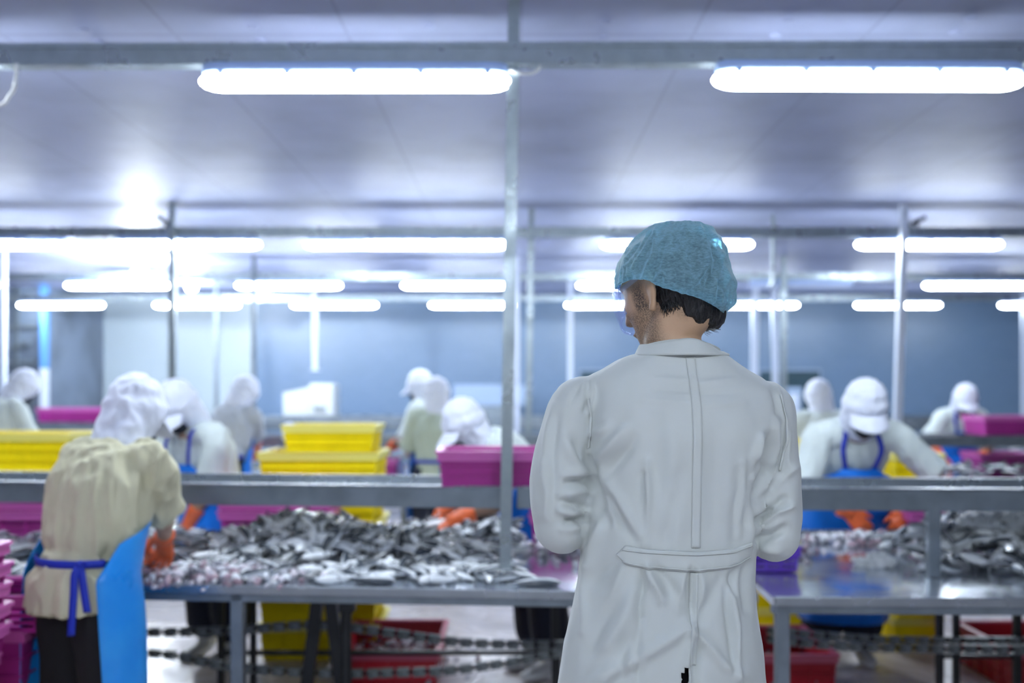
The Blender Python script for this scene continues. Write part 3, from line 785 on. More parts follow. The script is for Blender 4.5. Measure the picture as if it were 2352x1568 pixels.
HL = [(-.98,4.42,.30,.27,.150),(-.60,4.36,.32,.26,.085),(-.33,4.92,.35,.18,.075),(-.25,4.35,.28,.40,.04),(-1.45,4.40,.4,.35,.035),(-1.35,4.9,.5,.2,.03),(-2.3,4.6,.8,.3,.03),(-.05,4.85,.2,.2,.05)]
HR = [(2.42,4.50,.46,.34,.19),(1.95,4.42,.30,.24,.07),(2.25,4.0,.35,.18,.035)]
def front_y(x): return (3.62+.0725*(.93-x)) if x < .94 else (3.578-.028*(x-.965))
def place(x, y, H, rnd, top=True):
    e = .02; h = hills(x,y,H); gx = (hills(x+e,y,H)-h)/e; gy = (hills(x,y+e,H)-h)/e
    nrm = Vector((-gx,-gy,1)).normalized(); nrm = (nrm+Vector((rnd.gauss(0,.3),rnd.gauss(0,.3),0))*(.3+min(1,h*12))).normalized()
    yaw = rnd.uniform(0,2*pi); u = Vector((cos(yaw),sin(yaw),0)); u = (u-nrm*u.dot(nrm)).normalized(); v = nrm.cross(u)
    if rnd.random() < .42: v, nrm2 = nrm*.85+v*.5, None; v = (v-u*u.dot(v)).normalized(); nz = u.cross(v)
    else: nz = nrm
    z = TZ+.009+h*(1 if top else rnd.uniform(.1,.95))+rnd.uniform(-.002,.010)
    R = Matrix((u,v,nz)).transposed().to_4x4()
    return Matrix.Translation((x,y,max(z, TZ+.009+abs(v.z)*.014+abs(u.z)*.05))) @ R
rnd = random.Random(11)
ZN = []   # (test, count, label, group)
cand = []
def sample(n, xr, yr, H, acc):
    out = []; tries = 0
    while len(out) < n and tries < n*60:
        tries += 1; x = rnd.uniform(*xr); y = rnd.uniform(*yr)
        if y < front_y(x)+.09 or y > front_y(x)+1.46: continue
        if rnd.random() < acc(x,y): out.append((x,y))
    return out
def dens_front(x, y):
    d = y-front_y(x); g = .25+.75*math.exp(-((x+.60)/.52)**2)
    return g*(1 if d > .16 else .5)
zones = [
 ('along the front edge of the left heap', 'fish in the loose front edge of the left heap', 66, (-1.30,-.02), (3.78,4.12), HL, dens_front),
 ('on the crest of the left heap', 'fish on the crest of the left heap', 82, (-1.32,-.45), (4.12,4.72), HL, lambda x,y: min(1,.15+hills(x,y,HL)*9)),
 ('in the left heap beside the steel post', 'fish on the right flank of the left heap', 46, (-.48,.02), (4.05,4.80), HL, lambda x,y: .8),
 ('between the cream shirt and the left heap', 'fish strewn right of the left worker', 30, (-1.85,-1.15), (4.1,4.9), HL, lambda x,y: .8),
 ('at the left edge of the table', 'fish at the left edge of the table', 16, (-3.2,-1.95), (4.05,4.9), HL, lambda x,y: .8),
 ('in the iced heap on the right table', 'fish of the iced right heap', 58, (1.72,3.0), (3.72,4.85), HR, lambda x,y: min(1,.12+hills(x,y,HR)*6)),
]
cnt = 0
for lab, grp, n, xr, yr, H, acc in zones:
    for (x,y) in sample(n, xr, yr, H, acc):
        o = bpy.data.objects.new('fish', vmesh[rnd.randrange(8)]); COL.objects.link(o); o.matrix_world = place(x,y,H,rnd)
        q_ = o.matrix_world.to_3x3()@Vector((-1,0,0)); dr_ = 'pointing left' if q_.x < -.6 else 'pointing right' if q_.x > .6 else 'facing the camera' if q_.y < 0 else 'pointing away'
        cv_ = ['straight','curved','curved','bent','straight','straight','bent','straight'][vmesh.index(o.data)]; hgt = '' if 'edge' in grp or 'strewn' in grp else (' high up' if o.location.z > TZ+.07 else ' low down')
        tag(o, cv_+' fish '+dr_+hgt+' '+lab, 'fish', cv_+' fish '+dr_+hgt+' '+lab); cnt += 1
for x, y, a, v, lab in ((.085,3.80,.08,3,'lone silver fish on the bare table just right of the steel post foot'),(-.0,3.92,-.35,1,'dark backed fish touching the foot of the tall steel post')):
    o = bpy.data.objects.new('fish', vmesh[v]); COL.objects.link(o); o.matrix_world = Matrix.Translation((x,y,TZ+.012))@Matrix.Rotation(a+pi,4,'Z')@Matrix.Scale(1.25,4); tag(o, lab, 'fish')
# the rest of the fish, uncountable: one mass per table
def fish_mass(name, spec, label, cat='fish heap'):
    V = []; Fc = []; C = []
    for n, xr, yr, H, acc, z0 in spec:
        k = 0; tries = 0
        while k < n and tries < n*50:
            tries += 1; x = rnd.uniform(*xr); y = rnd.uniform(*yr)
            if rnd.random() > acc(x,y): continue
            vv, ff, cc = variants[rnd.randrange(8)]; Mx = Matrix.Translation((0,0,z0-TZ)) @ place(x,y,H,rnd,top=rnd.random() < .6)
            o = len(V); V += [Mx@v for v in vv]; Fc += [tuple(i+o for i in f) for f in ff]; f_ = rnd.choice([.35,.9,1,1.05]); C += [c*f_ for c in cc]; k += 1
    me = col_mesh(V, Fc, C); o = link(name, me, M['fish']); return tag(o, label, cat, kind='stuff')
def inl(x,y): return front_y(x)+.1 < y < front_y(x)+1.46
fish_mass('fish_heap', [(480,(-1.35,.0),(3.9,5.15),HL,lambda x,y: inl(x,y)*min(1,.03+hills(x,y,HL)*9),TZ),(70,(-3.4,-1.9),(4.0,5.2),HL,lambda x,y: inl(x,y)*.8,TZ),(60,(-1.9,-1.1),(4.0,5.1),HL,lambda x,y: inl(x,y)*.8,TZ)],
          'mass of silver fish beneath and behind the crest of the left heap')
fish_mass('fish_heap', [(330,(1.75,3.3),(3.8,5.0),HR,lambda x,y: inl(x,y)*min(1,.02+hills(x,y,HR)*7),TZ)], 'mass of fish packed inside the iced right heap')
H2 = [(4.1,8.45,.7,.35,.10),(5.4,8.6,.6,.4,.1)]
fish_mass('fish_heap', [(200,(3.3,5.6),(8.15,9.3),H2,lambda x,y: min(1,.2+hills(x,y,H2)*9),TZ)], 'fish heap on the second table before the far capped worker')
H3 = [(-2.6,11.9,1.2,.5,.12),(1.5,11.9,2,.5,.10),(5,11.9,1.2,.4,.12)]
fish_mass('fish_heap', [(260,(-4.4,6.5),(11.6,12.6),H3,lambda x,y: min(1,hills(x,y,H3)*9),TZ)], 'pale fish heap along the third table')
# offal scraps
def scrap_mass(spec, label, name='fish_scraps', cat='fish scraps'):
    V = []; Fc = []; C = []
    for n, (cx,cy), (sx,sy), h, z0 in spec:
        for _ in range(n):
            dx = rnd.gauss(0,.5); dy = rnd.gauss(0,.5); x = cx+dx*sx; y = cy+dy*sy
            hh = h*math.exp(-(dx*dx+dy*dy)*1.2); r = rnd.uniform(.008,.020)
            a = Vector((rnd.gauss(0,1),rnd.gauss(0,1),rnd.gauss(0,.5))).normalized(); u = a.orthogonal().normalized(); v = a.cross(u)
            vv, ff = ellip((x,y,z0+r*.7+hh*rnd.random()), (a*r*1.5,u*r,v*r*.7), 6, 4)
            c = Vector(rnd.choice([(.70,.66,.72),(.45,.32,.37),(.82,.84,.88),(.30,.2,.24),(.78,.72,.77),(.22,.22,.26),(.6,.6,.66)]))
            o = len(V); V += vv; Fc += [tuple(i+o for i in f) for f in ff]; C += [c]*len(vv)
    return tag(link(name, col_mesh(V,Fc,C), M['scrap']), label, cat, kind='stuff')
scrap_mass([(330,(-1.18,3.98),(.36,.22),.04,TZ)], 'pinkish cut fish scraps in front of the left worker orange gloves')
scrap_mass([(330,(-.42,5.02),(.40,.14),.06,TZ)], 'pink and grey fish scraps by the orange gloves of the bent worker')
scrap_mass([(200,(1.75,4.86),(.34,.14),.04,TZ),(60,(1.25,4.5),(.2,.2),.01,TZ)], 'fish scraps under the gloves of the right capped worker')
scrap_mass([(150,(-2.35,4.7),(.5,.2),.04,TZ)], 'pale scraps at the back of the table at far left')
scrap_mass([(70,(.25,4.55),(.35,.3),.008,TZ)], 'few scraps on the bare wet table left of the coat elbow')
scrap_mass([(170,(-.60,5.20),(.34,.36),.07,.08)], 'heap of fish scraps filling the open red crate')
scrap_mass([(90,((1795-1176)/455,5.05),(.3,.3),.04,.06)], 'fish scraps lying in the red crate beneath the right table')
# crushed ice
def ice(spec, label):
    parts = []
    for cx, cy, cz, rx, ry, rz_ in spec: parts.append(ellip((cx,cy,cz), ((rx,0,0),(0,ry,0),(0,0,rz_)), 20, 14))
    me = union(parts, .012, 2); c = vcoords(me); nn = vnormals(me)
    d = np.array([noise.noise(Vector(p)*28)*.018+noise.noise(Vector(p)*70)*.010 for p in c]); setco(me, c+nn*d[:,None])
    b = MB(); b.V = [tuple(v.co) for v in me.vertices]; b.F = [tuple(p.vertices) for p in me.polygons]
    for _ in range(220):
        v = me.vertices[rnd.randrange(len(me.vertices))]; r = rnd.uniform(.005,.012)
        vv, ff = ellip(v.co+Vector((rnd.gauss(0,.01),rnd.gauss(0,.01),.002)), ((r,0,0),(0,r*.8,0),(0,0,r*.7)), 5, 3); b.add(vv, ff)
    return tag(link('crushed_ice', b.me(), M['ice']), label, 'ice', kind='stuff')
ice([(2.02,4.42,.875,.15,.09,.04),(2.20,4.36,.93,.20,.10,.05),(2.42,4.30,.98,.20,.11,.055),(2.36,4.12,.92,.13,.08,.04),(1.95,4.30,.84,.10,.06,.03),(2.62,4.3,.97,.16,.1,.05)], 'white crushed ice covering the top of the right fish heap')
ice([(1.60,4.20,TZ+.02,.055,.045,.04),(1.53,4.22,TZ+.01,.04,.03,.02)], 'small lump of ice on the bare right table')
ice([(2.25,3.74,TZ+.01,.16,.06,.03),(2.5,3.74,TZ+.02,.18,.07,.05)], 'crushed ice spilled along the front of the right heap')

# ============================================================ PEOPLE
UP = Vector((0,0,1))
def rotv(v, ax, a): return Matrix.Rotation(a, 3, ax) @ Vector(v)
def head_parts(c, hf, hr, hu, k=1.0, ears=True):
    L_ = []
    L_.append(ellip(c+hu*.025*k-hf*.008*k, (hr*.076*k, hf*.098*k, hu*.096*k), 24, 18))
    # face and jaw
    pts = [c+hu*.06*k+hf*.035*k, c+hu*.0*k+hf*.036*k, c-hu*.05*k+hf*.040*k, c-hu*.085*k+hf*.052*k, c-hu*.108*k+hf*.062*k]
    L_.append(slim(pts, [.066*k,.068*k,.060*k,.046*k,.026*k], [.056*k,.058*k,.052*k,.036*k,.020*k], hr, 20))
    L_.append(slim([c+hu*.015*k+hf*.092*k, c-hu*.012*k+hf*.104*k, c-hu*.032*k+hf*.110*k], [.008*k,.010*k,.015*k], [.01*k,.012*k,.010*k], hr, 10))
    L_.append(ellip(c-hu*.062*k+hf*.088*k, (hr*.024*k, hf*.012*k, hu*.010*k)))
    L_.append(ellip(c+hu*.028*k+hf*.082*k, (hr*.052*k, hf*.014*k, hu*.010*k)))
    for s in (-1,1):
        L_.append(ellip(c-hu*.02*k+hf*.068*k+hr*s*.036*k, (hr*.022*k, hf*.018*k, hu*.022*k)))
        if ears:
            e = c+hr*s*.074*k-hu*.008*k-hf*.004*k; bk = (-hf*cos(.6)+hr*s*sin(.6)); nn = bk.cross(hu).normalized()
            L_.append(ellip(e+bk*.014*k, (hu*.031*k, bk*.019*k, nn*.006*k)))
            rim = [e+hu*.028*k+bk*.0*k, e+hu*.034*k+bk*.016*k, e+hu*.022*k+bk*.032*k, e+bk*.033*k, e-hu*.020*k+bk*.022*k, e-hu*.034*k+bk*.006*k]
            L_.append(slim(rim, [.006*k]*5+[.009*k], None, None, 8, 4))
    return L_
def hand_parts(w, d, n_, sd, k=1.0, curl=.5):
    """w wrist, d fingers, n_ palm side normal (fingers curl towards it), sd thumb side"""
    L_ = []; d = d.normalized(); sd = (sd-d*sd.dot(d)).normalized(); n_ = d.cross(sd)*(1 if d.cross(sd).dot(n_) > 0 else -1)
    L_.append(slim([w-d*.01*k, w+d*.03*k, w+d*.065*k, w+d*.085*k], [.026*k,.036*k,.041*k,.038*k], [.019*k,.016*k,.014*k,.012*k], sd, 16, 3))
    for i, (o, ln) in enumerate(((.031,.068),(.010,.077),(-.011,.071),(-.031,.056))):
        p = w+d*.080*k+sd*o*k; dd = (d+sd*o*3).normalized(); pts = [p-dd*.012*k, p]; a = 0
        for j, q in enumerate((.42,.33,.27)):
            a += curl*(.75+.12*i)*(.7 if j == 0 else 1); pts.append(pts[-1]+(dd*cos(a)+n_*sin(a))*ln*q*k)
        L_.append(slim(pts, [.0092*k,.0092*k,.0088*k,.0082*k,.0072*k], None, None, 8, 3))
    p = w+d*.022*k+sd*.026*k; t1 = (sd*.75+d*.75+n_*.25*curl).normalized(); t2 = (sd*.3+d*.95+n_*.5*curl).normalized()
    L_.append(slim([p-t1*.012*k, p+t1*.028*k, p+t1*.030*k+t2*.028*k, p+t1*.030*k+t2*.05*k], [.014*k,.012*k,.010*k,.0085*k], None, None, 8, 3))
    return L_
def ik(sh, w, l1, l2, hint):
    v = w-sh; D = v.length
    if D > (l1+l2)*.985: w = sh+v*((l1+l2)*.985/D); v = w-sh; D = v.length
    a = (l1*l1-l2*l2+D*D)/(2*D); hh = math.sqrt(max(0, l1*l1-a*a)); u = v.normalized()
    hp = (hint-u*hint.dot(u)).normalized(); return sh+u*a+hp*hh, w
def add_child(root, name, me, m): return link(name, from_world(me, root), m, root)
def make_cap(root, c, hf, hr, hu, k, brim=True, hood=True, seed=0, m='cap', puff=1.0, bagcap=False, wr=.0055):
    parts = []
    dome = [c+hu*.030*k, c+hu*.052*k, c+hu*.080*k-hf*.004*k, c+hu*.106*k-hf*.010*k, c+hu*.124*k-hf*.014*k]
    parts.append(slim(dome, [.090*k,.095*k,.106*k*puff,.104*k*puff,.080*k], [.106*k,.110*k,.120*k*puff,.118*k*puff,.092*k], hr, 24, 4, 2.0, round_=False))
    if bagcap: parts[0] = slim([c-hu*.02*k-hf*.01*k, c+hu*.02*k-hf*.008*k, c+hu*.05*k-hf*.008*k, c+hu*.072*k-hf*.012*k], [.092*k,.106*k,.109*k,.096*k], [.100*k,.116*k,.120*k,.106*k], hr, 26, 4)
    if hood:
        parts.append(slim([c+hu*.03*k-hf*.012*k, c-hu*.03*k-hf*.030*k, c-hu*.075*k-hf*.036*k, c-hu*.115*k-hf*.042*k], [.094*k,.100*k,.098*k,.100*k], [.100*k,.088*k,.080*k,.078*k], hr, 22, 4))
        parts.append(ellip(c-hu*.02*k-hf*.10*k, (hr*.05*k, hf*.02*k, hu*.03*k)))
    me = union(parts, .007*k, 5); wrinkle(me, wr, (26,26,16) if wr < .008 else (17,17,11), seed)
    cap = add_child(root, 'cap', me, M[m])
    if brim:
        def bf(u, v):
            a = (u-.5)*2.3; R0 = .098*k; ext = .072*k*max(0, cos(a*.62))*v
            return c+hu*(.038*k-.050*k*v-.012*k*abs(u-.5)*2*(1-v))+hf*(.012*k+R0*cos(a)*1.02+ext)+hr*(R0*.90*sin(a)*(1+.10*v))
        b = solid(grid(bf, 24, 8), .005)
        o = link('brim', from_world(b, root), M[m], cap)
    return cap
def worker(label, head, h=1.62, yaw=0, lean=15, hl=25, pitch=25, hyaw=0, hands=None, shirt='shirtw', skin='skin_mid', apron='apron', bulk=1.0,
           brim=True, hood=True, mask='mask', gloves='glove', seed=1, trousers='navy', shirt_prof=None, apron_ang=1.65, palm=-UP, hint=None,
           hemdrop=.10, eyes=False, curl=.6, sho=.172, knot=True, capseed=None, puff=1.0, detail=1.0, no_apron_bottom=.50, head_k=1.0, cuff=.5, tape_t=.07, wr=.009, bagcap=False, wsc=(13,13,4.5), trw=1.0):
    k = h/1.65; yw = radians(yaw); f = Vector((sin(yw),cos(yw),0)); r = Vector((cos(yw),-sin(yw),0))
    ln = radians(lean); sp = (UP*cos(ln)+f*sin(ln)); hd = UP*cos(radians(hl))+f*sin(radians(hl))
    c = P(*head)
    neck = c-hd*.125*k; hip = neck-sp*.47*k
    hip = Vector((hip.x, hip.y, hip.z)); 
    root = empty('person', (hip.x, hip.y, 0)); tag(root, label, 'person')
    f2 = rotv(f, UP, -radians(hyaw)); r2 = rotv(r, UP, -radians(hyaw)); hf = rotv(f2, r2, -radians(pitch)); hr = r2; hu = hr.cross(hf)
    if hu.z < 0: hu = -hu
    tf = sp.cross(r); tf = tf if tf.dot(f) > 0 else -tf          # torso forward
    waist = hip+sp*.13*k-tf*.0; chest = hip+sp*.30*k+tf*-.012; shc = neck-sp*.055*k
    # slightly rounded back
    chest = chest-tf*.02*k
    shs = [shc-r*sho*k+tf*.012, shc+r*sho*k+tf*.012]
    hands = hands or [None, None]; els = []; wrs = []
    for i, s in enumerate((-1,1)):
        if hands[i] is None: w = shs[i]+f*.30*k-UP*.34*k-r*s*.06
        else: w = P(*hands[i])
        hv = hint[i] if hint else (r*s*.55-f*.35-UP*.6)
        e, w = ik(shs[i], w, .285*k, .25*k, hv); els.append(e); wrs.append(w)
    body = head_parts(c, hf, hr, hu, k*head_k)
    body.append(slim([shc, neck-hd*.0, c-hu*.06*k-hf*.02*k], [.062*k,.052*k,.052*k], [.058*k,.052*k,.054*k], r, 14))
    body.append(slim([hip-UP*.05, hip, waist, chest, shc], [.145*k,.15*k,.13*k,.15*k,.13*k], [.10*k,.10*k,.09*k,.105*k,.075*k], r, 18))
    for i, s in enumerate((-1,1)):
        body.append(slim([shc+r*s*.08, shs[i], shs[i].lerp(els[i],.5), els[i], els[i].lerp(wrs[i],.35), wrs[i]], [.06*k,.055*k,.046*k,.040*k,.041*k,.026*k], None, None, 14))
        hp_ = hip+r*s*.085*k; an = Vector((hip.x,hip.y,.085))+r*s*.11*k-f*.02; kn = hp_.lerp(an,.5)+f*.03
        body.append(slim([hp_-UP*.02, hp_.lerp(kn,.5), kn, kn.lerp(an,.4), an], [.085*k,.075*k,.055*k,.052*k,.036*k], None, None, 12))
        body.append(slim([an, an-UP*.045+f*.06, an-UP*.055+f*.13], [.034,.038,.03], [.034,.028,.018], r, 10))
        dd = (wrs[i]-els[i]).normalized()
        if gloves is None:
            body += hand_parts(wrs[i], (dd*.7-UP*.3), palm, -r*s, k, curl)
    me = union(body, .010/detail, 4); add_child(root, 'body', me, M[skin])
    # gloves with cuffs
    if gloves:
        for i, s in enumerate((-1,1)):
            dd = (wrs[i]-els[i]).normalized(); g = hand_parts(wrs[i], dd*.8-UP*.35, palm, -r*s, k*1.12, curl)
            m0 = els[i].lerp(wrs[i],cuff)
            g.append(slim([m0, els[i].lerp(wrs[i],(1+cuff)/2), wrs[i]+dd*.02], [(.062-.024*cuff)*k,.042*k,.032*k], None, None, 14, 3, round_=False))
            add_child(root, 'glove', wrinkle(union(g, .006, 3), .002, (40,40,40), seed), M[gloves])
    # trousers and boots
    tr = [slim([hip+sp*.06*k, hip, hip-UP*.09*k], [.122*k,.130*k*trw,.158*k*bulk*trw], [.092*k*trw,.098*k*trw,.120*k*trw], r, 20)]
    bo = []
    for i, s in enumerate((-1,1)):
        hp_ = hip+r*s*.085*k; an = Vector((hip.x,hip.y,.085))+r*s*.11*k-f*.02; kn = hp_.lerp(an,.5)+f*.03
        tr.append(slim([hp_-UP*.03, hp_.lerp(kn,.5), kn, an.lerp(kn,.3)], [.118*k*bulk*trw,.118*k*bulk*trw,.110*k*trw,.112*k*trw], None, None, 16))
        bo.append([slim([an.lerp(kn,.62), an.lerp(kn,.2), an, an-UP*.04+f*.05, an-UP*.055+f*.14, an-UP*.06+f*.18], [.066,.062,.05,.05,.048,.03], [.066,.062,.055,.045,.03,.018], r, 14)])
    add_child(root, 'trousers', wrinkle(union(tr, .012, 4), .004, (12,12,6), seed), M[trousers])
    for b in bo:
        me = union(b, .010, 2); cc = vcoords(me); cc[:,2] = np.maximum(cc[:,2], .003); setco(me, cc); add_child(root, 'boot', me, M['boot'])
    # shirt
    prof = shirt_prof or [(-hemdrop,.180,.145),(0,.172,.138),(.13,.160,.128),(.30,.182,.135),(.40,.168,.118),(.455,.10,.085)]
    pts = []; Wd = []; Dp = []
    for t, w, d in prof:
        q = hip+sp*t*k if t > 0 else hip+UP*t
        if .2 < t < .42: q = q-tf*.018*k
        pts.append(q); Wd.append(w*k*bulk if t < .36 else w*k*(1+(bulk-1)*.5)); Dp.append(d*k*bulk if t < .36 else d*k)
    sh_ = [slim(pts, Wd, Dp, r, 26, 4, 2.2, round_=False)]
    sh_.append(slim([neck-sp*.05*k-r*0, neck+hd*.012*k], [.075*k,.062*k], [.070*k,.060*k], r, 16, 3, round_=False))
    for i, s in enumerate((-1,1)):
        en = shs[i].lerp(els[i],.97)
        sh_.append(slim([shc+r*s*.06+tf*.005, shs[i]+r*s*.002, shs[i].lerp(els[i],.5), en], [.072*k,.073*k,.074*k,.082*k], [.082*k,.080*k,.076*k,.080*k], f, 18, 4, round_=False))
    me = union(sh_, .009/detail, 5); wrinkle(me, wr, wsc, seed+3); wrinkle(me, .003, (30,30,12), seed+8)
    so = add_child(root, 'shirt', me, M[shirt])
    # mask
    if mask:
        me = union([ellip(c-hu*.055*k+hf*.064*k, (hr*.060*k, hf*.050*k, hu*.050*k)), ellip(c-hu*.030*k+hf*.098*k, (hr*.02*k, hf*.018*k, hu*.02*k)), ellip(c-hu*.085*k+hf*.055*k, (hr*.050*k, hf*.042*k, hu*.030*k))], .007, 4)
        add_child(root, 'mask', me, M[mask])
    make_cap(root, c, hf, hr, hu, k*head_k*1.04, brim, hood, seed if capseed is None else capseed, puff=puff, bagcap=True, wr=.0115 if bagcap else .0065)
    if eyes:
        for s in (-1,1):
            V, Fc = ellip(c+hf*.090*k+hr*s*.032*k+hu*.002, (hr*.012, hf*.008, hu*.008)); add_child(root, 'eye', mesh(V,Fc), M['bootb'])
    # apron
    if apron:
        bot = no_apron_bottom
        sl = sin(ln)*k if lean > 30 else 0
        A = [(neck-sp*.15*k, tf, .42, .190, .150), (hip+sp*.24*k+f*.05*sl, tf.lerp(f,.4), .62, .195, .158), (hip+sp*.12*k+f*.13*sl, tf.lerp(f,.6), apron_ang*.86, .190*bulk, .155*bulk), (hip+f*.14*sl, f, apron_ang, .205*bulk, .165*bulk),
             (hip-UP*.2, f, apron_ang*.98, .22*bulk, .18*bulk), (Vector((hip.x,hip.y,bot)), f, apron_ang*.92, .225*bulk, .185*bulk)]
        n = len(A)
        def af(u, v):
            q = v*(n-1); i = min(int(q), n-2); t = q-i; a, b = A[i], A[i+1]
            cc = a[0].lerp(b[0],t); ff = a[1].lerp(b[1],t).normalized(); an = (a[2]+(b[2]-a[2])*t)*(u*2-1); w = (a[3]+(b[3]-a[3])*t)*k+.010; d = (a[4]+(b[4]-a[4])*t)*k+.010
            wv = 1+.03*sin(an*5+seed)*max(0,v-.45)*2+.012*noise.noise(Vector((u*5,v*7,seed)))
            return cc+r*(w*sin(an)*wv)+ff*(d*cos(an)*wv)
        ap = add_child(root, 'apron', solid(grid(af, 40, 50), .003), M[apron])
        # straps from the bib corners round the neck
        for s in (-1,1):
            p0 = af(.5+s*.42,.01); p1 = shc+r*s*.095*k+tf*.125*k; p2 = neck+r*s*.078*k+tf*.06*k+sp*.005; p3 = neck+r*s*.060*k-tf*.055*k+sp*.005
            add_child(root, 'strap', ribbon([p0, p1, p2, p3], r, .026, .003), M['tie'])
        # waist tape round the back
        wc = hip+sp*tape_t*k; pts = []
        for j in range(13):
            an = apron_ang*.93+(2*pi-2*apron_ang*.93)*j/12
            pts.append(wc+r*(.182*k*bulk*sin(an))+f*(.150*k*bulk*cos(an)))
        add_child(root, 'waist_tape', ribbon(pts, UP, .028, .003, 3), M['tie'])
        if knot:
            kb = wc-f*(.158*k*bulk); q = [ribbon([kb, kb-f*.02-UP*.08+r*.01, kb-f*.022-UP*.22+r*.0], r, .028, .002), ribbon([kb, kb-f*.02-UP*.06+r*.025, kb-f*.024-UP*.15+r*.035], r, .028, .002)]
            b = MB()
            for x in q: b.add([v.co for v in x.vertices], [tuple(p.vertices) for p in x.polygons])
            V, Fc = ellip(kb-f*.006, (r*.022, f*.012, UP*.016), 10, 8); b.add(V, Fc)
            add_child(root, 'waist_knot', b.me(), M['tie'])
    return dict(root=root, c=c, neck=neck, hip=hip, f=f, r=r, sp=sp, shs=shs, els=els, wrs=wrs, k=k, shirt=so)

# --- the workers behind and beyond the table
worker('bending person in wide white cap and blue apron facing the camera at the right table', (1985,945,440), h=1.72, yaw=183, lean=38, hl=50, pitch=30, no_apron_bottom=.25,
       hands=[(2084,1172,432),(1948,1176,436)], cuff=.8, skin='skin_dark', bulk=1.05, seed=4, hint=[Vector((.8,.1,.1)),Vector((-.8,.1,.1))], sho=.19, puff=1.1)
worker('bent person in peaked white cap behind the magenta crate, orange gloves on the left heap', (1070,985,440), h=1.62, yaw=246, lean=46, hl=60, pitch=28,
       hands=[(1035,1196,462),(1010,1180,436)], skin='skin_dark', seed=9, puff=1.12, sho=.165, hint=[Vector((.6,.0,-.5)),Vector((.2,.4,-.6))])
worker('person in white hood, black mask and pale shirt facing left behind the cream shirt', (412,940,420), h=1.66, yaw=212, lean=24, hl=38, pitch=36, hyaw=-8,
       hands=[(420,1240,415),(300,1255,430)], skin='skin_mid', seed=13, bulk=1.12, hood=True, sho=.19)
worker('person in grey shirt seen from behind at the second table, left of the yellow crates', (560,908,286), h=1.62, yaw=30, lean=20, hl=32, pitch=30, shirt='shirtgrey', skin='skin_dark', seed=17, brim=False,
       hands=[(560,1070,262),(597,1085,262)], bulk=1.12)
worker('person in white hood and pale shirt at the left edge of the photo', (50,893,286), h=1.60, yaw=48, lean=22, hl=36, pitch=30, shirt='shirtw', seed=21, brim=False, bulk=1.1)
worker('person in sage shirt seen from behind with blue apron tie at the second table', (1003,912,288), h=1.58, yaw=-12, lean=6, hl=8, pitch=10, shirt='shirtg', seed=25, brim=False, bulk=1.12, gloves='glove')
worker('person in peaked cap looking left, standing behind the sage shirt', (966,893,262), h=1.64, yaw=-75, lean=8, hl=16, pitch=12, shirt='shirtw', seed=28, hood=False, skin='skin_dark')
worker('person in white hood with back turned, just right of the white coat sleeve', (1880,917,290), h=1.56, yaw=-8, lean=14, hl=20, pitch=15, shirt='shirtw', seed=31, brim=False)
worker('far person in peaked white cap and blue apron facing the camera at the right edge', (2216,920,240), h=1.64, yaw=184, lean=24, hl=36, pitch=30,
       hands=[(2252,1060,244),(2164,1050,244)], skin='skin_dark', seed=35, hint=[Vector((.8,.2,-.2)),Vector((-.8,.2,-.2))])

# ============================================================ THE WORKER IN CREAM (front left)
WA = worker('person in cream shirt, white cap and blue apron tied behind, working at the left table', (306,962,600), h=1.66, yaw=26, lean=20, hl=36, pitch=20,
       hands=[(332,1262,545),(385,1272,548)], shirt='shirt', skin='skin_mid', apron='apron_pale', seed=41, brim=True, hood=True, trousers='trouser', bulk=1.03, apron_ang=2.15, tape_t=.055, wr=.017, bagcap=True, wsc=(17,17,2.6), trw=.84, cuff=.86, knot=False, detail=1.4, sho=.185,
       shirt_prof=[(-.12,.196,.168),(-.03,.184,.156),(.02,.156,.130),(.055,.140,.116),(.10,.165,.138),(.19,.190,.155),(.31,.198,.155),(.39,.180,.130),(.455,.10,.085)], hint=[Vector((-.5,-.5,-.4)),Vector((.3,-.2,-.5))], puff=1.08, no_apron_bottom=.20)
def project_patch(root, name, target, pts, m, off=.004, t=.002, dirv=Vector((0,1,0)), n=(30,6), parent=None, start=-3):
    """pts: function (u,v) -> world point roughly at the surface; projected along dirv onto target"""
    bvh = bvh_of(target); last = [None]
    def f(u, v):
        p = pts(u, v); o = p+dirv*start
        hit = bvh.ray_cast(o, dirv)
        if hit[0] is None:
            q = p.copy()
            if last[0] is not None: q = p-dirv*p.dot(dirv)+dirv*last[0]
            return q
        last[0] = (hit[0]-dirv*off).dot(dirv); return hit[0]-dirv*off
    g = grid(f, *n)
    return link(name, from_world(solid(g, t), root), M[m], parent or root)
def world_mesh(o):
    me = o.data.copy(); me.transform(Matrix.Translation(o.parent.location)); return me
wm = world_mesh(WA['shirt'])
cn = WA['neck']; cr = WA['r']; cf = WA['f']
link('collar', from_world(ribbon([cn+cr*(.078*sin(a_))+cf*(.074*cos(a_))+UP*(-.004-.012*cos(a_)) for a_ in [2*pi*i/12 for i in range(13)]], UP+cf*.1, .034, .004, 3), WA['root']), M['shirt'], WA['shirt']).matrix_parent_inverse
def pw(px, py, s=650): return P(px, py, s)
def bandpx(pts, w, s):
    """(u along, v across) from pixel polyline"""
    q = [pw(a,b_,s) for a, b_ in pts]
    def f(u, v):
        t = u*(len(q)-1); i = min(int(t), len(q)-2); p = q[i].lerp(q[i+1], t-i); d = (q[i+1]-q[i]).normalized(); nn = d.cross(Vector((0,1,0)))
        return p+nn*(v-.5)*w
    return f
project_patch(WA['root'], 'shirt_hem', wm, bandpx([(72,1408),(130,1412),(225,1422)], .020, 650), 'shirt', off=.002, t=.001)
kn = P(184,1296,668); q = MB()
V, Fc = ellip(kn, ((.017,0,.004),(0,.012,0),(-.004,0,.014)), 12, 8); q.add(V, Fc)
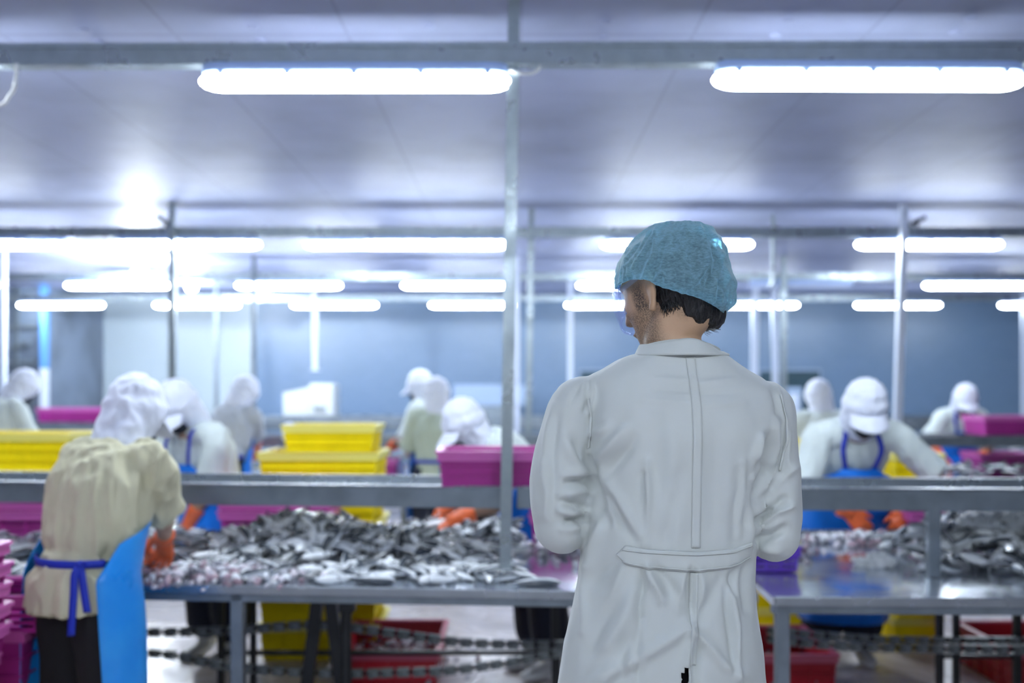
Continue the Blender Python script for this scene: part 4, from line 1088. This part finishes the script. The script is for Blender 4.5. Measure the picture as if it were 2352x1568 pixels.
for pts in ([(0,0,0),(-.012,-.014,-.03),(-.014,-.018,-.10),(-.022,-.02,-.24)], [(0,0,0),(.012,-.014,-.03),(.022,-.018,-.09),(.034,-.02,-.16)], [(0,0,0),(.018,-.01,.012),(.03,-.01,-.004),(.012,-.01,-.006)]):
    rb = ribbon([kn+Vector(p) for p in pts], Vector((1,0,.1)), .026, .002); q.add([v.co for v in rb.vertices], [tuple(p.vertices) for p in rb.polygons])
link('apron_bow', from_world(q.me(), WA['root']), M['tie'], WA['root'])
# band behind the cap
# ============================================================ THE MAN IN THE WHITE COAT
SM = 1150.0; YM = F/SM
def X(px): return (px-1176)/SM
def Z(py): return CZ+(894-py)/SM
MR = empty('person', (X(1545), YM, 0)); tag(MR, 'person in long white coat and blue hair net seen from behind in front', 'person')
yw = radians(-43); f = Vector((sin(yw),cos(yw),0)); r = Vector((cos(yw),-sin(yw),0))
hf = rotv(f, r, -radians(14)); hr = r; hu = hr.cross(hf); hu = hu if hu.z > 0 else -hu
hc = Vector((X(1540), YM, Z(668)))
body = head_parts(hc, hf, hr, hu, 1.04)
neckb = Vector((X(1548), YM-.015, Z(820)))
body.append(slim([neckb-UP*.06, neckb, Vector((X(1540),YM-.012,Z(760))), hc-hu*.045-hf*.03], [.078,.058,.055,.058], [.070,.060,.058,.060], (1,0,0), 24))
tp = [(1530,1420,.155,.10),(1535,1330,.150,.10),(1540,1200,.140,.095),(1560,1050,.155,.105),(1565,930,.165,.10),(1562,850,.10,.075)]
body.append(slim([(X(a),YM,Z(b_)) for a,b_,c_,d_ in tp], [t[2]*.8 for t in tp], [t[3]*.85 for t in tp], (1,0,0), 24))
# arms: shoulder, elbow, wrist
LA = [Vector((X(1345),YM,Z(925))), Vector((X(1285),YM-.02,Z(1215))), Vector((X(1420),YM+.25,Z(1190)))]
RA = [Vector((X(1758),YM,Z(930))), Vector((X(1778),YM-.02,Z(1232))), Vector((X(1640),YM+.25,Z(1195)))]
for A, s in ((LA,-1),(RA,1)):
    body.append(slim([A[0]+Vector((-s*.06,0,.0)), A[0], A[0].lerp(A[1],.5), A[1], A[1].lerp(A[2],.35), A[2]], [.020,.026,.026,.022,.024,.026], None, None, 16))
    body += hand_parts(A[2], (A[2]-A[1]).normalized(), Vector((-s,0,-.3)), UP, 1.08, .55)
hipz = .97
for s in (-1,1):
    hp_ = Vector((X(1530)+s*.09, YM, hipz)); an = Vector((X(1530)+s*.12, YM-.02, .09)); kn_ = hp_.lerp(an,.5)+Vector((0,.02,0))
    body.append(slim([hp_, hp_.lerp(kn_,.5), kn_, kn_.lerp(an,.35), an], [.088,.08,.06,.055,.038], None, None, 14))
    body.append(slim([an, an+Vector((0,.07,-.05)), an+Vector((0,.15,-.06))], [.036,.04,.032], [.036,.03,.02], (1,0,0), 12))
me = union(body, .0055, 4)
c = vcoords(me)-np.array(hc); lf = c@np.array(hf); lr = c@np.array(hr); lu = c@np.array(hu)
def sst(x, a, b): t = np.clip((x-a)/(b-a),0,1); return t*t*(3-2*t)
beard = sst(lf,-.022,.012)*sst(-lu,.020,.045)*sst(lu,-.155,-.115)*(np.abs(lr) < .09)
side = sst(lf,.0,.02)*sst(-lu,-.03,.0)*(1-sst(-lu,.03,.05))*(1-sst(lf,.035,.05))
nape = sst(-lf,.03,.06)*(1-sst(-lu,.06,.09))*.55
w = np.clip(np.maximum(beard*.62, np.maximum(side*.9, nape)),0,1)*(c[:,2] > -.16)
a = me.color_attributes.new('Col','FLOAT_COLOR','POINT'); arr = np.ones((len(w),4)); arr[:,0]=arr[:,1]=arr[:,2]=w; a.data.foreach_set('color', arr.reshape(-1))
link('body', from_world(me, MR), M['skin_beard'], MR)
# hair: cropped back, curls at the right
hp = [ellip(hc+hu*.022-hf*.016, (hr*.083, hf*.098, hu*.103), 28, 20),
      slim([hc+hu*.01-hf*.062, hc-hu*.030-hf*.066, hc-hu*.055-hf*.062], [.066,.064,.052], [.045,.040,.030], hr, 20),
      ellip(hc-hu*.062-hf*.056+hr*.030, (hr*.034, hf*.038, hu*.036)), ellip(hc-hu*.060-hf*.060-hr*.006, (hr*.045, hf*.030, hu*.030))]
me = union(hp, .005, 3)
bm = bmesh.new(); bm.from_mesh(me)
def inhair(p):
    q = p-hc; lf_ = q.dot(hf); lu_ = q.dot(hu); lr_ = q.dot(hr)
    if lu_ > .055: return True
    if lf_ > -.012+max(0,(lu_-.0))*.9: return False
    return lu_ > -.099-.022*max(0,min(1,(lr_+.025)/.06))+.004*noise.noise(q*70)
bmesh.ops.delete(bm, geom=[v for v in bm.verts if not inhair(v.co)], context='VERTS')
bm.to_mesh(me); bm.free(); wrinkle(me, .003, (60,60,25), 5)
hair = link('hair', from_world(me, MR), M['hair'], MR)
q = MB(); rr = random.Random(3)
skull = bvh_of(me)
for i in range(620):
    a_ = rr.uniform(-1.25,1.15); lowz = -.064-.022*rr.random()+(.010 if a_ < -.6 else 0)
    base = hc+(-hf*cos(a_)+hr*sin(a_))*.1+hu*(lowz+.022)
    dirn = (hf*cos(a_)-hr*sin(a_))
    out = -dirn
    k0 = .088-.010*abs(a_) ; p0 = hc+out*Vector((1,1,1)).x*k0*(.86+.10*cos(a_))+hu*(lowz+.03)
    curlx = rr.uniform(-.010,.010)+(.012 if a_ > .6 else 0); side_ = hr*cos(a_)+hf*sin(a_)
    L0 = rr.uniform(.010,.020)+(.018 if a_ > .65 else 0)
    pts = [p0, p0-hu*L0*.5+out*.002+side_*curlx*.4, p0-hu*L0*.9-out*(.004)+side_*curlx, p0-hu*L0*1.05-out*.001+side_*curlx*(1.7 if a_ > .6 else 1.1)+out*(.012 if a_ > .75 else 0)]
    V, Fc = loft(catmull(pts,3), [.0011*(1-.8*j/9) for j in range(10)], n=4); q.add(V, Fc)
link('hair_ends', from_world(q.me(), MR), M['hair'], hair)

# coat
cp = [ # py, centre px, half width px, half depth m, exponent
 (1990,1515,262,.175),(1800,1516,256,.165),(1660,1518,248,.158),(1568,1519,238,.150),(1480,1520,228,.145),(1400,1522,212,.138),(1330,1528,201,.130),(1262,1534,197,.124),
 (1200,1540,200,.124),(1100,1558,208,.132),(1000,1566,222,.136),(940,1566,224,.128),(895,1562,214,.112),(868,1548,200,.097),(846,1548,164,.088),(826,1553,130,.080),(812,1557,98,.076),(806,1556,82,.069)]
def hloft(R, n=56, e=2.3, k=4):
    P_ = catmull([Vector(q[:3]) for q in R], k); t = [i/k for i in range((len(R)-1)*k)]+[len(R)-1]; ix = list(range(len(R)))
    w = np.interp(t, ix, [q[3] for q in R]); d = np.interp(t, ix, [q[4] for q in R]); V = []; Fc = []
    for p, a, b_ in zip(P_, w, d):
        for j in range(n):
            c_, s_ = cos(2*pi*j/n), sin(2*pi*j/n); c_ = math.copysign(abs(c_)**(2/e), c_); s_ = math.copysign(abs(s_)**(2/e), s_)
            V.append(Vector((p.x+a*c_, p.y+b_*s_, p.z)))
    for i in range(len(P_)-1):
        for j in range(n): Fc.append((i*n+j, i*n+(j+1)%n, (i+1)*n+(j+1)%n, (i+1)*n+j))
    Fc.append(tuple(range(n))[::-1]); Fc.append(tuple(range((len(P_)-1)*n, len(P_)*n)))
    return V, Fc
parts = [hloft([(X(a_[1]), YM+(-.006 if a_[0] < 1100 else 0), Z(a_[0]), a_[2]/SM, a_[3]) for a_ in cp])]
def sleeve(pts):
    return slim([(X(a_[0]), YM+a_[2], Z(a_[1])) for a_ in pts], [a_[3]/SM for a_ in pts], [a_[4] for a_ in pts], [a_[5] for a_ in pts], 30, 4, round_=False)
XX = Vector((1,0,0))
parts.append(sleeve([(1382,900,0,34,.050,XX),(1350,911,0,50,.062,XX),(1319,934,0,58,.067,XX),(1300,1000,-.005,64,.068,XX),(1286,1080,-.01,69,.068,XX),(1283,1150,-.012,66,.066,XX),(1288,1200,-.002,60,.062,XX)]))
parts.append(sleeve([(1288,1165,-.012,58,.06,XX),(1295,1205,.015,56,.058,XX),(1320,1208,.07,48,.052,XX),(1370,1200,.15,44,.046,XX),(1408,1192,.215,40,.042,XX)]))
parts.append(sleeve([(1722,902,0,34,.050,XX),(1747,914,0,46,.062,XX),(1767,935,0,52,.067,XX),(1772,1000,-.005,54,.068,XX),(1774,1080,-.01,60,.068,XX),(1778,1160,-.012,58,.066,XX),(1778,1215,-.002,56,.062,XX)]))
parts.append(sleeve([(1780,1175,-.012,52,.06,XX),(1776,1224,.015,54,.056,XX),(1748,1222,.07,48,.052,XX),(1700,1208,.15,44,.046,XX),(1655,1196,.215,40,.042,XX)]))
parts.append(ellip((X(1290),YM-.005,Z(1205)), ((64/SM,0,0),(0,.068,0),(0,0,64/SM)), 24, 18)); parts.append(ellip((X(1775),YM-.005,Z(1224)), ((57/SM,0,0),(0,.068,0),(0,0,63/SM)), 24, 18))
me = union(parts, .005, 5)
c = vcoords(me)
S2 = 1195.0
folds = [ # x1,y1,x2,y2,amp(mm),width(px)
 (1352,1030,1362,1120,-4,9),(1362,1120,1392,1200,-5,12),(1385,1090,1480,1250,4,13),(1400,1150,1460,1240,-4,12),(1478,1090,1476,1245,-4,8),(1486,1060,1482,1245,4,9),
 (1440,985,1375,1050,4,12),(1455,1010,1395,1090,-4,14),(1365,1000,1400,975,3,9),(1545,1000,1545,1220,3,26),(1500,960,1530,1150,-2.5,22),(1648,1000,1640,1200,-2.5,25),(1560,1090,1530,1235,-2.5,16),
 (1500,868,1590,872,1.6,7),(1610,880,1690,872,1.6,7),(1505,892,1590,896,-1.6,7),(1610,905,1700,900,-1.6,7),(1470,915,1580,925,1.4,8),(1610,935,1710,925,1.4,8),
 (1745,1000,1728,1100,5,9),(1728,1100,1716,1245,5,9),(1735,1060,1712,1200,-5,10),(1785,960,1782,1060,4,8),(1782,1060,1740,1160,4,9),(1770,1000,1765,1080,-6,9),(1765,1080,1738,1140,-6,10),(1700,1080,1690,1240,-3,12),(1706,1060,1698,1230,3,8),
 # skirt
 (1474,1302,1470,1420,-5,9),(1470,1420,1462,1568,-3,10),(1484,1300,1520,1380,5,12),(1500,1300,1585,1400,-4,13),(1590,1305,1588,1430,-4,8),(1575,1305,1560,1400,3,13),(1605,1305,1620,1380,3,12),(1600,1440,1660,1330,-3,14),
 (1586,1436,1450,1520,5,16),(1450,1520,1360,1568,5,18),(1590,1440,1640,1500,4,12),(1640,1500,1700,1560,4,14),(1460,1360,1400,1480,4,16),(1400,1400,1350,1500,-3,16),(1440,1470,1420,1568,-4,16),(1690,1305,1680,1360,-5,9),(1680,1350,1696,1560,4,7),(1672,1350,1684,1540,-4,8),
 (1380,1180,1350,1300,4,12),(1345,1300,1335,1450,3,10),(1350,1330,1420,1290,-3,16),(1715,1290,1712,1400,-4,10),(1588,1440,1578,1568,4,8),(1600,1470,1600,1568,-4,10),(1440,1300,1400,1370,3,14),
 # left sleeve
 (1268,930,1252,1060,3,10),(1252,1060,1256,1180,3,12),(1275,960,1268,1180,-2.5,12),(1310,1005,1345,1065,-4,11),(1300,1000,1330,1075,4,11),(1295,1090,1345,1085,4,9),(1300,1108,1350,1105,-6,9),(1290,1135,1345,1128,4,9),(1295,1152,1342,1165,-6,9),(1285,1172,1340,1180,5,9),(1300,1198,1340,1190,-6,9),(1295,1215,1335,1212,3,8),(1335,1195,1345,1240,-4,9),(1345,880,1330,935,2.2,5),(1352,885,1342,945,-2.2,5),(1360,875,1356,950,2.2,5),(1330,880,1312,930,-2,6),
 # right sleeve
 (1738,1180,1770,1130,5,10),(1770,1130,1825,1075,5,10),(1742,1160,1800,1095,-5,11),(1740,1212,1780,1175,5,9),(1780,1175,1822,1160,5,9),(1742,1195,1800,1150,-7,10),(1742,1238,1800,1215,-6,10),(1742,1225,1790,1200,3,8),(1745,1255,1790,1265,4,9),(1800,960,1812,1060,3,9),(1795,980,1806,1090,-3,9),(1782,890,1798,950,2,6),(1774,893,1786,960,-2,6)]
rng = random.Random(5)
def fold_disp(c):
    xs = c[:,0]/c[:,1]*F+1176; zs = 894-(c[:,2]-CZ)/c[:,1]*F; d = np.zeros(len(c))
    for x1,y1,x2,y2,am,wd in folds:
        vx, vy = x2-x1, y2-y1; L2 = vx*vx+vy*vy; t = ((xs-x1)*vx+(zs-y1)*vy)/L2; tc_ = np.clip(t,0,1)
        dx = xs-(x1+tc_*vx)+3*np.sin(tc_*5+x1); dy = zs-(y1+tc_*vy); dist = np.sqrt(dx*dx+dy*dy)/wd
        d += am*.001*np.exp(-dist**2)*(.35+.65*np.sin(pi*np.clip(tc_*.8+.1,0,1)))
    return d
nrm = vnormals(me)
back = np.clip(-nrm[:,1]*2.2+.35,0,1)
c = c+nrm*(fold_disp(c)*back)[:,None]*2.9
setco(me, c); wrinkle(me, .0035, (9,9,4), 17); wrinkle(me, .0012, (26,26,12), 7)
# vent in the back of the skirt and open hem
bm = bmesh.new(); bm.from_mesh(me)
def vent(co):
    if co.y > YM: return co.z < Z(1985)+.004
    px = co.x/co.y*F+1176; py = 894-(co.z-CZ)/co.y*F
    return (py > 1512 and abs(px-(1577-(py-1512)*.03)) < (py-1512)*.13) or co.z < Z(1985)+.004
bmesh.ops.delete(bm, geom=[v for v in bm.verts if vent(v.co)], context='VERTS')
bm.to_mesh(me); bm.free()
coatw = me.copy()
coat = link('coat', from_world(me, MR), M['coat'], MR)
sd = coat.modifiers.new('thick','SOLIDIFY'); sd.thickness = .003; sd.offset = -1
def spx(pts, w0, s=1195.0, side=None):
    q = [P(a_,b_,s) for a_,b_ in pts]
    def fn(u, v):
        t = u*(len(q)-1); i = min(int(t), len(q)-2); p = q[i].lerp(q[i+1], t-i); d = (q[i+1]-q[i]).normalized(); nn = d.cross(Vector((0,1,0))); return p+nn*(v-.5)*w0
    return fn
ST = -1.0
# rays go out from the lens side of the coat, straight back
def patch(name, pts, w0, off=.0016, t=.0012, n=(60,5), smooth=True):
    fn = spx(pts, w0)
    bvh = bvh_of(coatw); last = [1.8]
    def f(u, v):
        p = fn(u, v); d = (p-Vector((0,0,CZ))).normalized(); d = Vector((0,1,0))
        # convert the measured point to a straight-back ray at the coat depth
        hit = bvh.ray_cast(Vector((p.x, 1.2, p.z)), d)
        if hit[0] is None or hit[0].y > YM+.03: return Vector((p.x, last[0], p.z))
        last[0] = hit[0].y-off; return hit[0]-Vector((0,off,0))
    return link(name, from_world(solid(grid(f,*n), t), MR), M['coat'], coat)
patch('back_seam', [(1583,822),(1586,900),(1587,1100),(1587,1248)], .017, .0012)
patch('skirt_seam', [(1583,1304),(1581,1400),(1577,1505)], .014, .0010)
patch('sleeve_seam', [(1352,915),(1359,960),(1354,1030)], .004, .0022, .0015)
patch('sleeve_seam', [(1795,905),(1806,960),(1808,1010),(1790,1080)], .004, .0022, .0015)
# half belt with a pointed left end
def belt():
    bvh = bvh_of(coatw); top = [(1412,1267),(1431,1244),(1480,1251),(1590,1256),(1680,1252),(1722,1240),(1729,1257)]; bot = [(1412,1267),(1429,1288),(1480,1297),(1590,1303),(1680,1297),(1722,1283),(1729,1262)]
    txs = [p[0] for p in top]; last = [1.8]
    def f(u, v):
        px = 1412+u*317; ty = np.interp(px, txs, [p[1] for p in top]); by = np.interp(px, txs, [p[1] for p in bot]); py = ty+(by-ty)*v
        p = P(px, py, 1195); hit = bvh.ray_cast(Vector((p.x,1.2,p.z)), Vector((0,1,0)))
        y = (hit[0].y if hit[0] is not None and hit[0].y < YM+.02 else last[0]+.004)-.004-.003*(1-abs(2*v-1)**6); last[0] = y
        if v < .001 or v > .999: y += .003
        return Vector((p.x, y, p.z))
    return link('half_belt', from_world(solid(grid(f, 90, 12), .0025), MR), M['coat'], coat)
belt()
for e0 in ([(1424,1254),(1480,1258),(1590,1263),(1680,1259),(1720,1248)],[(1424,1281),(1480,1290),(1590,1296),(1680,1290),(1720,1276)]):
    patch('belt_stitching', e0, .0022, .0085, .0008, (60,3))
# collar
def collar(u, v):
    a_ = radians(-215+250*u+0); a_ = radians(70+400*0)+0
    return None
cc0 = Vector((X(1560), YM-.010, Z(799)))
def colf(u, v):
    an = radians(-250+320*u)                         # goes round the back, open at the front
    ca, sa = cos(an), sin(an)
    # v=0 lower edge outside, v=1 fold at the top
    lift = .026*v-.012*ca*ca*v; tilt = .012*sin(an*1+.8)*v
    rx = .082+.010*(1-v)+.010*max(0,ca)*(1-abs(v-.4)); ry = .073+.016*(1-v)
    z = cc0.z-.016+lift+tilt*-.4 - .004*max(0,ca)*v
    return Vector((cc0.x+rx*ca+.003*sin(an*3), cc0.y+ry*sa, z+.003*sin(an*4+1)*v))
g = grid(colf, 90, 8)
link('collar', from_world(solid(g, .004), MR), M['coat'], coat)
def colin(u, v):
    an = radians(-250+320*u); ca, sa = cos(an), sin(an); lift = (.026-.012*ca*ca)*(1-v)
    return Vector((cc0.x+(.079-.010*v)*ca, cc0.y+(.067-.008*v)*sa, cc0.z-.016+lift-.012*sin(an+.8)*.4*(1-v)))
link('collar_band', from_world(solid(grid(colin, 80, 6), .003), MR), M['coat'], coat)
# trousers and shoes
tr = [slim([(X(1530),YM,1.0),(X(1530),YM,.88)], [.165,.165], [.11,.12], (1,0,0), 20)]
for s in (-1,1): tr.append(slim([(X(1530)+s*.09,YM,.92),(X(1530)+s*.10,YM+.01,.5),(X(1530)+s*.12,YM-.01,.11)], [.10,.082,.072], None, None, 18))
link('trousers', from_world(wrinkle(union(tr,.01,4),.004,(12,12,6),3), MR), M['trouser'], MR)
for s in (-1,1):
    an = Vector((X(1530)+s*.12, YM-.02, .09)); me = union([slim([an+Vector((0,-.02,.04)), an+Vector((0,-.02,-.03)), an+Vector((0,.06,-.045)), an+Vector((0,.16,-.055)), an+Vector((0,.21,-.06))], [.045,.047,.05,.05,.03], [.05,.05,.04,.032,.02], (1,0,0), 16)], .008, 2)
    c = vcoords(me); c[:,2] = np.maximum(c[:,2], .003); setco(me, c); link('shoe', from_world(me, MR), M['bootb'], MR)
# hair net
NZ = [(513,1525,1592),(519,1500,1618),(532,1478,1636),(550,1456,1652),(572,1438,1661),(600,1423,1670),(630,1418,1678),(655,1414,1684),(680,1416,1686),(700,1424,1680),(716,1440,1662)]
RIM = [(-180,648),(-150,640),(-128,640),(-110,662),(-90,677),(-60,690),(-30,700),(0,704),(30,690),(60,665),(90,648),(120,642),(150,645),(180,648)]
NF = [([(1512,524),(1490,555),(1473,583),(1445,631)],.006,5),([(1508,533),(1501,583),(1473,648)],.006,5),([(1497,527),(1473,562),(1462,583),(1440,610)],.0045,4),([(1482,540),(1460,570),(1447,600)],-.004,5),
 ([(1605,522),(1629,560),(1625,605),(1600,648),(1560,676)],.008,6),([(1640,561),(1655,611),(1640,655),(1632,690)],.007,6),([(1620,535),(1648,600),(1625,660)],-.006,6),([(1655,580),(1668,640),(1650,690)],.005,5),([(1662,600),(1645,640),(1668,680)],-.005,5),
 ([(1522,625),(1500,645),(1484,664)],.005,4),([(1545,655),(1520,660),(1500,672)],.004,4),([(1525,560),(1515,600),(1500,640)],-.004,6),([(1590,660),(1560,668),(1530,664)],-.003,6)]
def netf(u, v):
    ph = -180+360*u; a_ = radians(ph); zr = np.interp(ph, [q_[0] for q_ in RIM], [q_[1] for q_ in RIM])
    dr = 12+14*max(0,cos(a_))                         # the cloth droops below the elastic
    if v < .86:
        t = v/.86; py = 511.5+(zr+dr-511.5)*(1-cos(t*pi/2))**.92; gath = 0
    else:
        t = (v-.86)/.14; py = zr+dr*cos(t*pi/2)*1.0; gath = t
    xl = np.interp(py, [q_[0] for q_ in NZ], [q_[1] for q_ in NZ]); xr = np.interp(py, [q_[0] for q_ in NZ], [q_[2] for q_ in NZ])
    cxp = (xl+xr)/2; hw = (xr-xl)/2
    if v < .86: hw0 = 36*0+hw*min(1, (v/.10)**.5 if v < .10 else 1)
    else: hw0 = hw
    cx = X(cxp); rx = hw0/SM; ry = rx*1.02
    p = Vector((cx+rx*cos(a_), YM-.004+ry*sin(a_), Z(py)))
    # elastic: close on to the head
    hx = Vector((hc.x, hc.y, Z(py))); dirn = Vector((cos(a_), sin(a_), 0)); lf_ = dirn.dot(hf); lr_ = dirn.dot(hr)
    hr_ = 1/math.sqrt((lf_/.111)**2+(lr_/.087)**2)+.004
    q_ = hx+dirn*hr_
    p = p.lerp(q_, gath**.8)
    n_ = Vector((cos(a_), sin(a_), .5-v)).normalized()
    w = (1-2*abs(noise.noise(Vector((u*16+sin(v*3)*1.2, v*2.6, 1.3)))))*.0062+(1-2*abs(noise.noise(Vector((u*34, v*6+2, 4.1)))))*.0036*(.25+v)
    w += .0022*math.cos(u*2*pi*46+3*noise.noise(Vector((u*8,v*4,0))))*max(0,v-.6)*2.2
    w += .0045*noise.noise(Vector((u*11, v*9, 8.8)))*max(0,cos(a_))*1.6
    if sin(a_) < .3:
        qx = p.x/p.y*F+1176; qy = 894-(p.z-CZ)/p.y*F
        for L_ in NF:
            best = 1e9
            for (x1,y1),(x2,y2) in zip(L_[0][:-1], L_[0][1:]):
                vx, vy = x2-x1, y2-y1; t_ = max(0,min(1,((qx-x1)*vx+(qy-y1)*vy)/(vx*vx+vy*vy))); best = min(best, (qx-x1-t_*vx)**2+(qy-y1-t_*vy)**2)
            w += L_[1]*math.exp(-best/L_[2]**2)
    return p+n_*(w-.004)*(1-.7*gath)*min(1,v*6)
g = grid(netf, 300, 110)
bm = bmesh.new(); bm.from_mesh(g); bmesh.ops.remove_doubles(bm, verts=bm.verts, dist=.0003); bm.to_mesh(g); bm.free()
net = link('hair_net', from_world(g, MR), M['net'], MR)
pts = [netf(i/160,1.0) for i in range(161)]
V, Fc = loft(pts, [.0022*(1+.35*sin(i*1.9)) for i in range(161)], n=7)
link('elastic_edge', from_world(mesh(V,Fc), MR), M['net'], net)
# goggles: clear curved shell in front of the eyes with vents, strap under the net
def gog(u, v):
    an = (u-.5)*2.5; top = .030+.006*cos(an*2); bot = -.050+.012*cos(an*2)*-1
    z = top+(bot-top)*v; bul = .010*sin(pi*v)
    return hc+hf*(.030+(.088+bul)*cos(an))+hr*((.084+bul*.6)*sin(an))+hu*(z+.006)
gg = link('goggles', from_world(solid(grid(gog, 50, 16), .0022), MR), M['clear'], MR)
q = MB()
for u0 in (.02,.05,.08,.11,.14,.86,.89,.92,.95,.98):
    V, Fc = loft([gog(u0,.12)-hf*.0, gog(u0,.3), gog(u0,.5), gog(u0,.62)], [.0011]*4, n=5); q.add(V, Fc)
for vv in (0,1):
    V, Fc = loft([gog(i/30,vv) for i in range(31)], [.0024]*31, n=6); q.add(V, Fc)
for uu in (0,1):
    V, Fc = loft([gog(uu,i/8) for i in range(9)], [.0024]*9, n=6); q.add(V, Fc)
link('goggle_rim', from_world(q.me(), MR), M['clear'], gg)
for s in (-1,1):
    link('goggle_strap', from_world(ribbon([gog(.5+s*.49,.3), hc+hr*s*.087-hf*.0+hu*.025, hc+hr*s*.082-hf*.05+hu*.04], hu, .010, .0015), MR), M['clear'], gg)
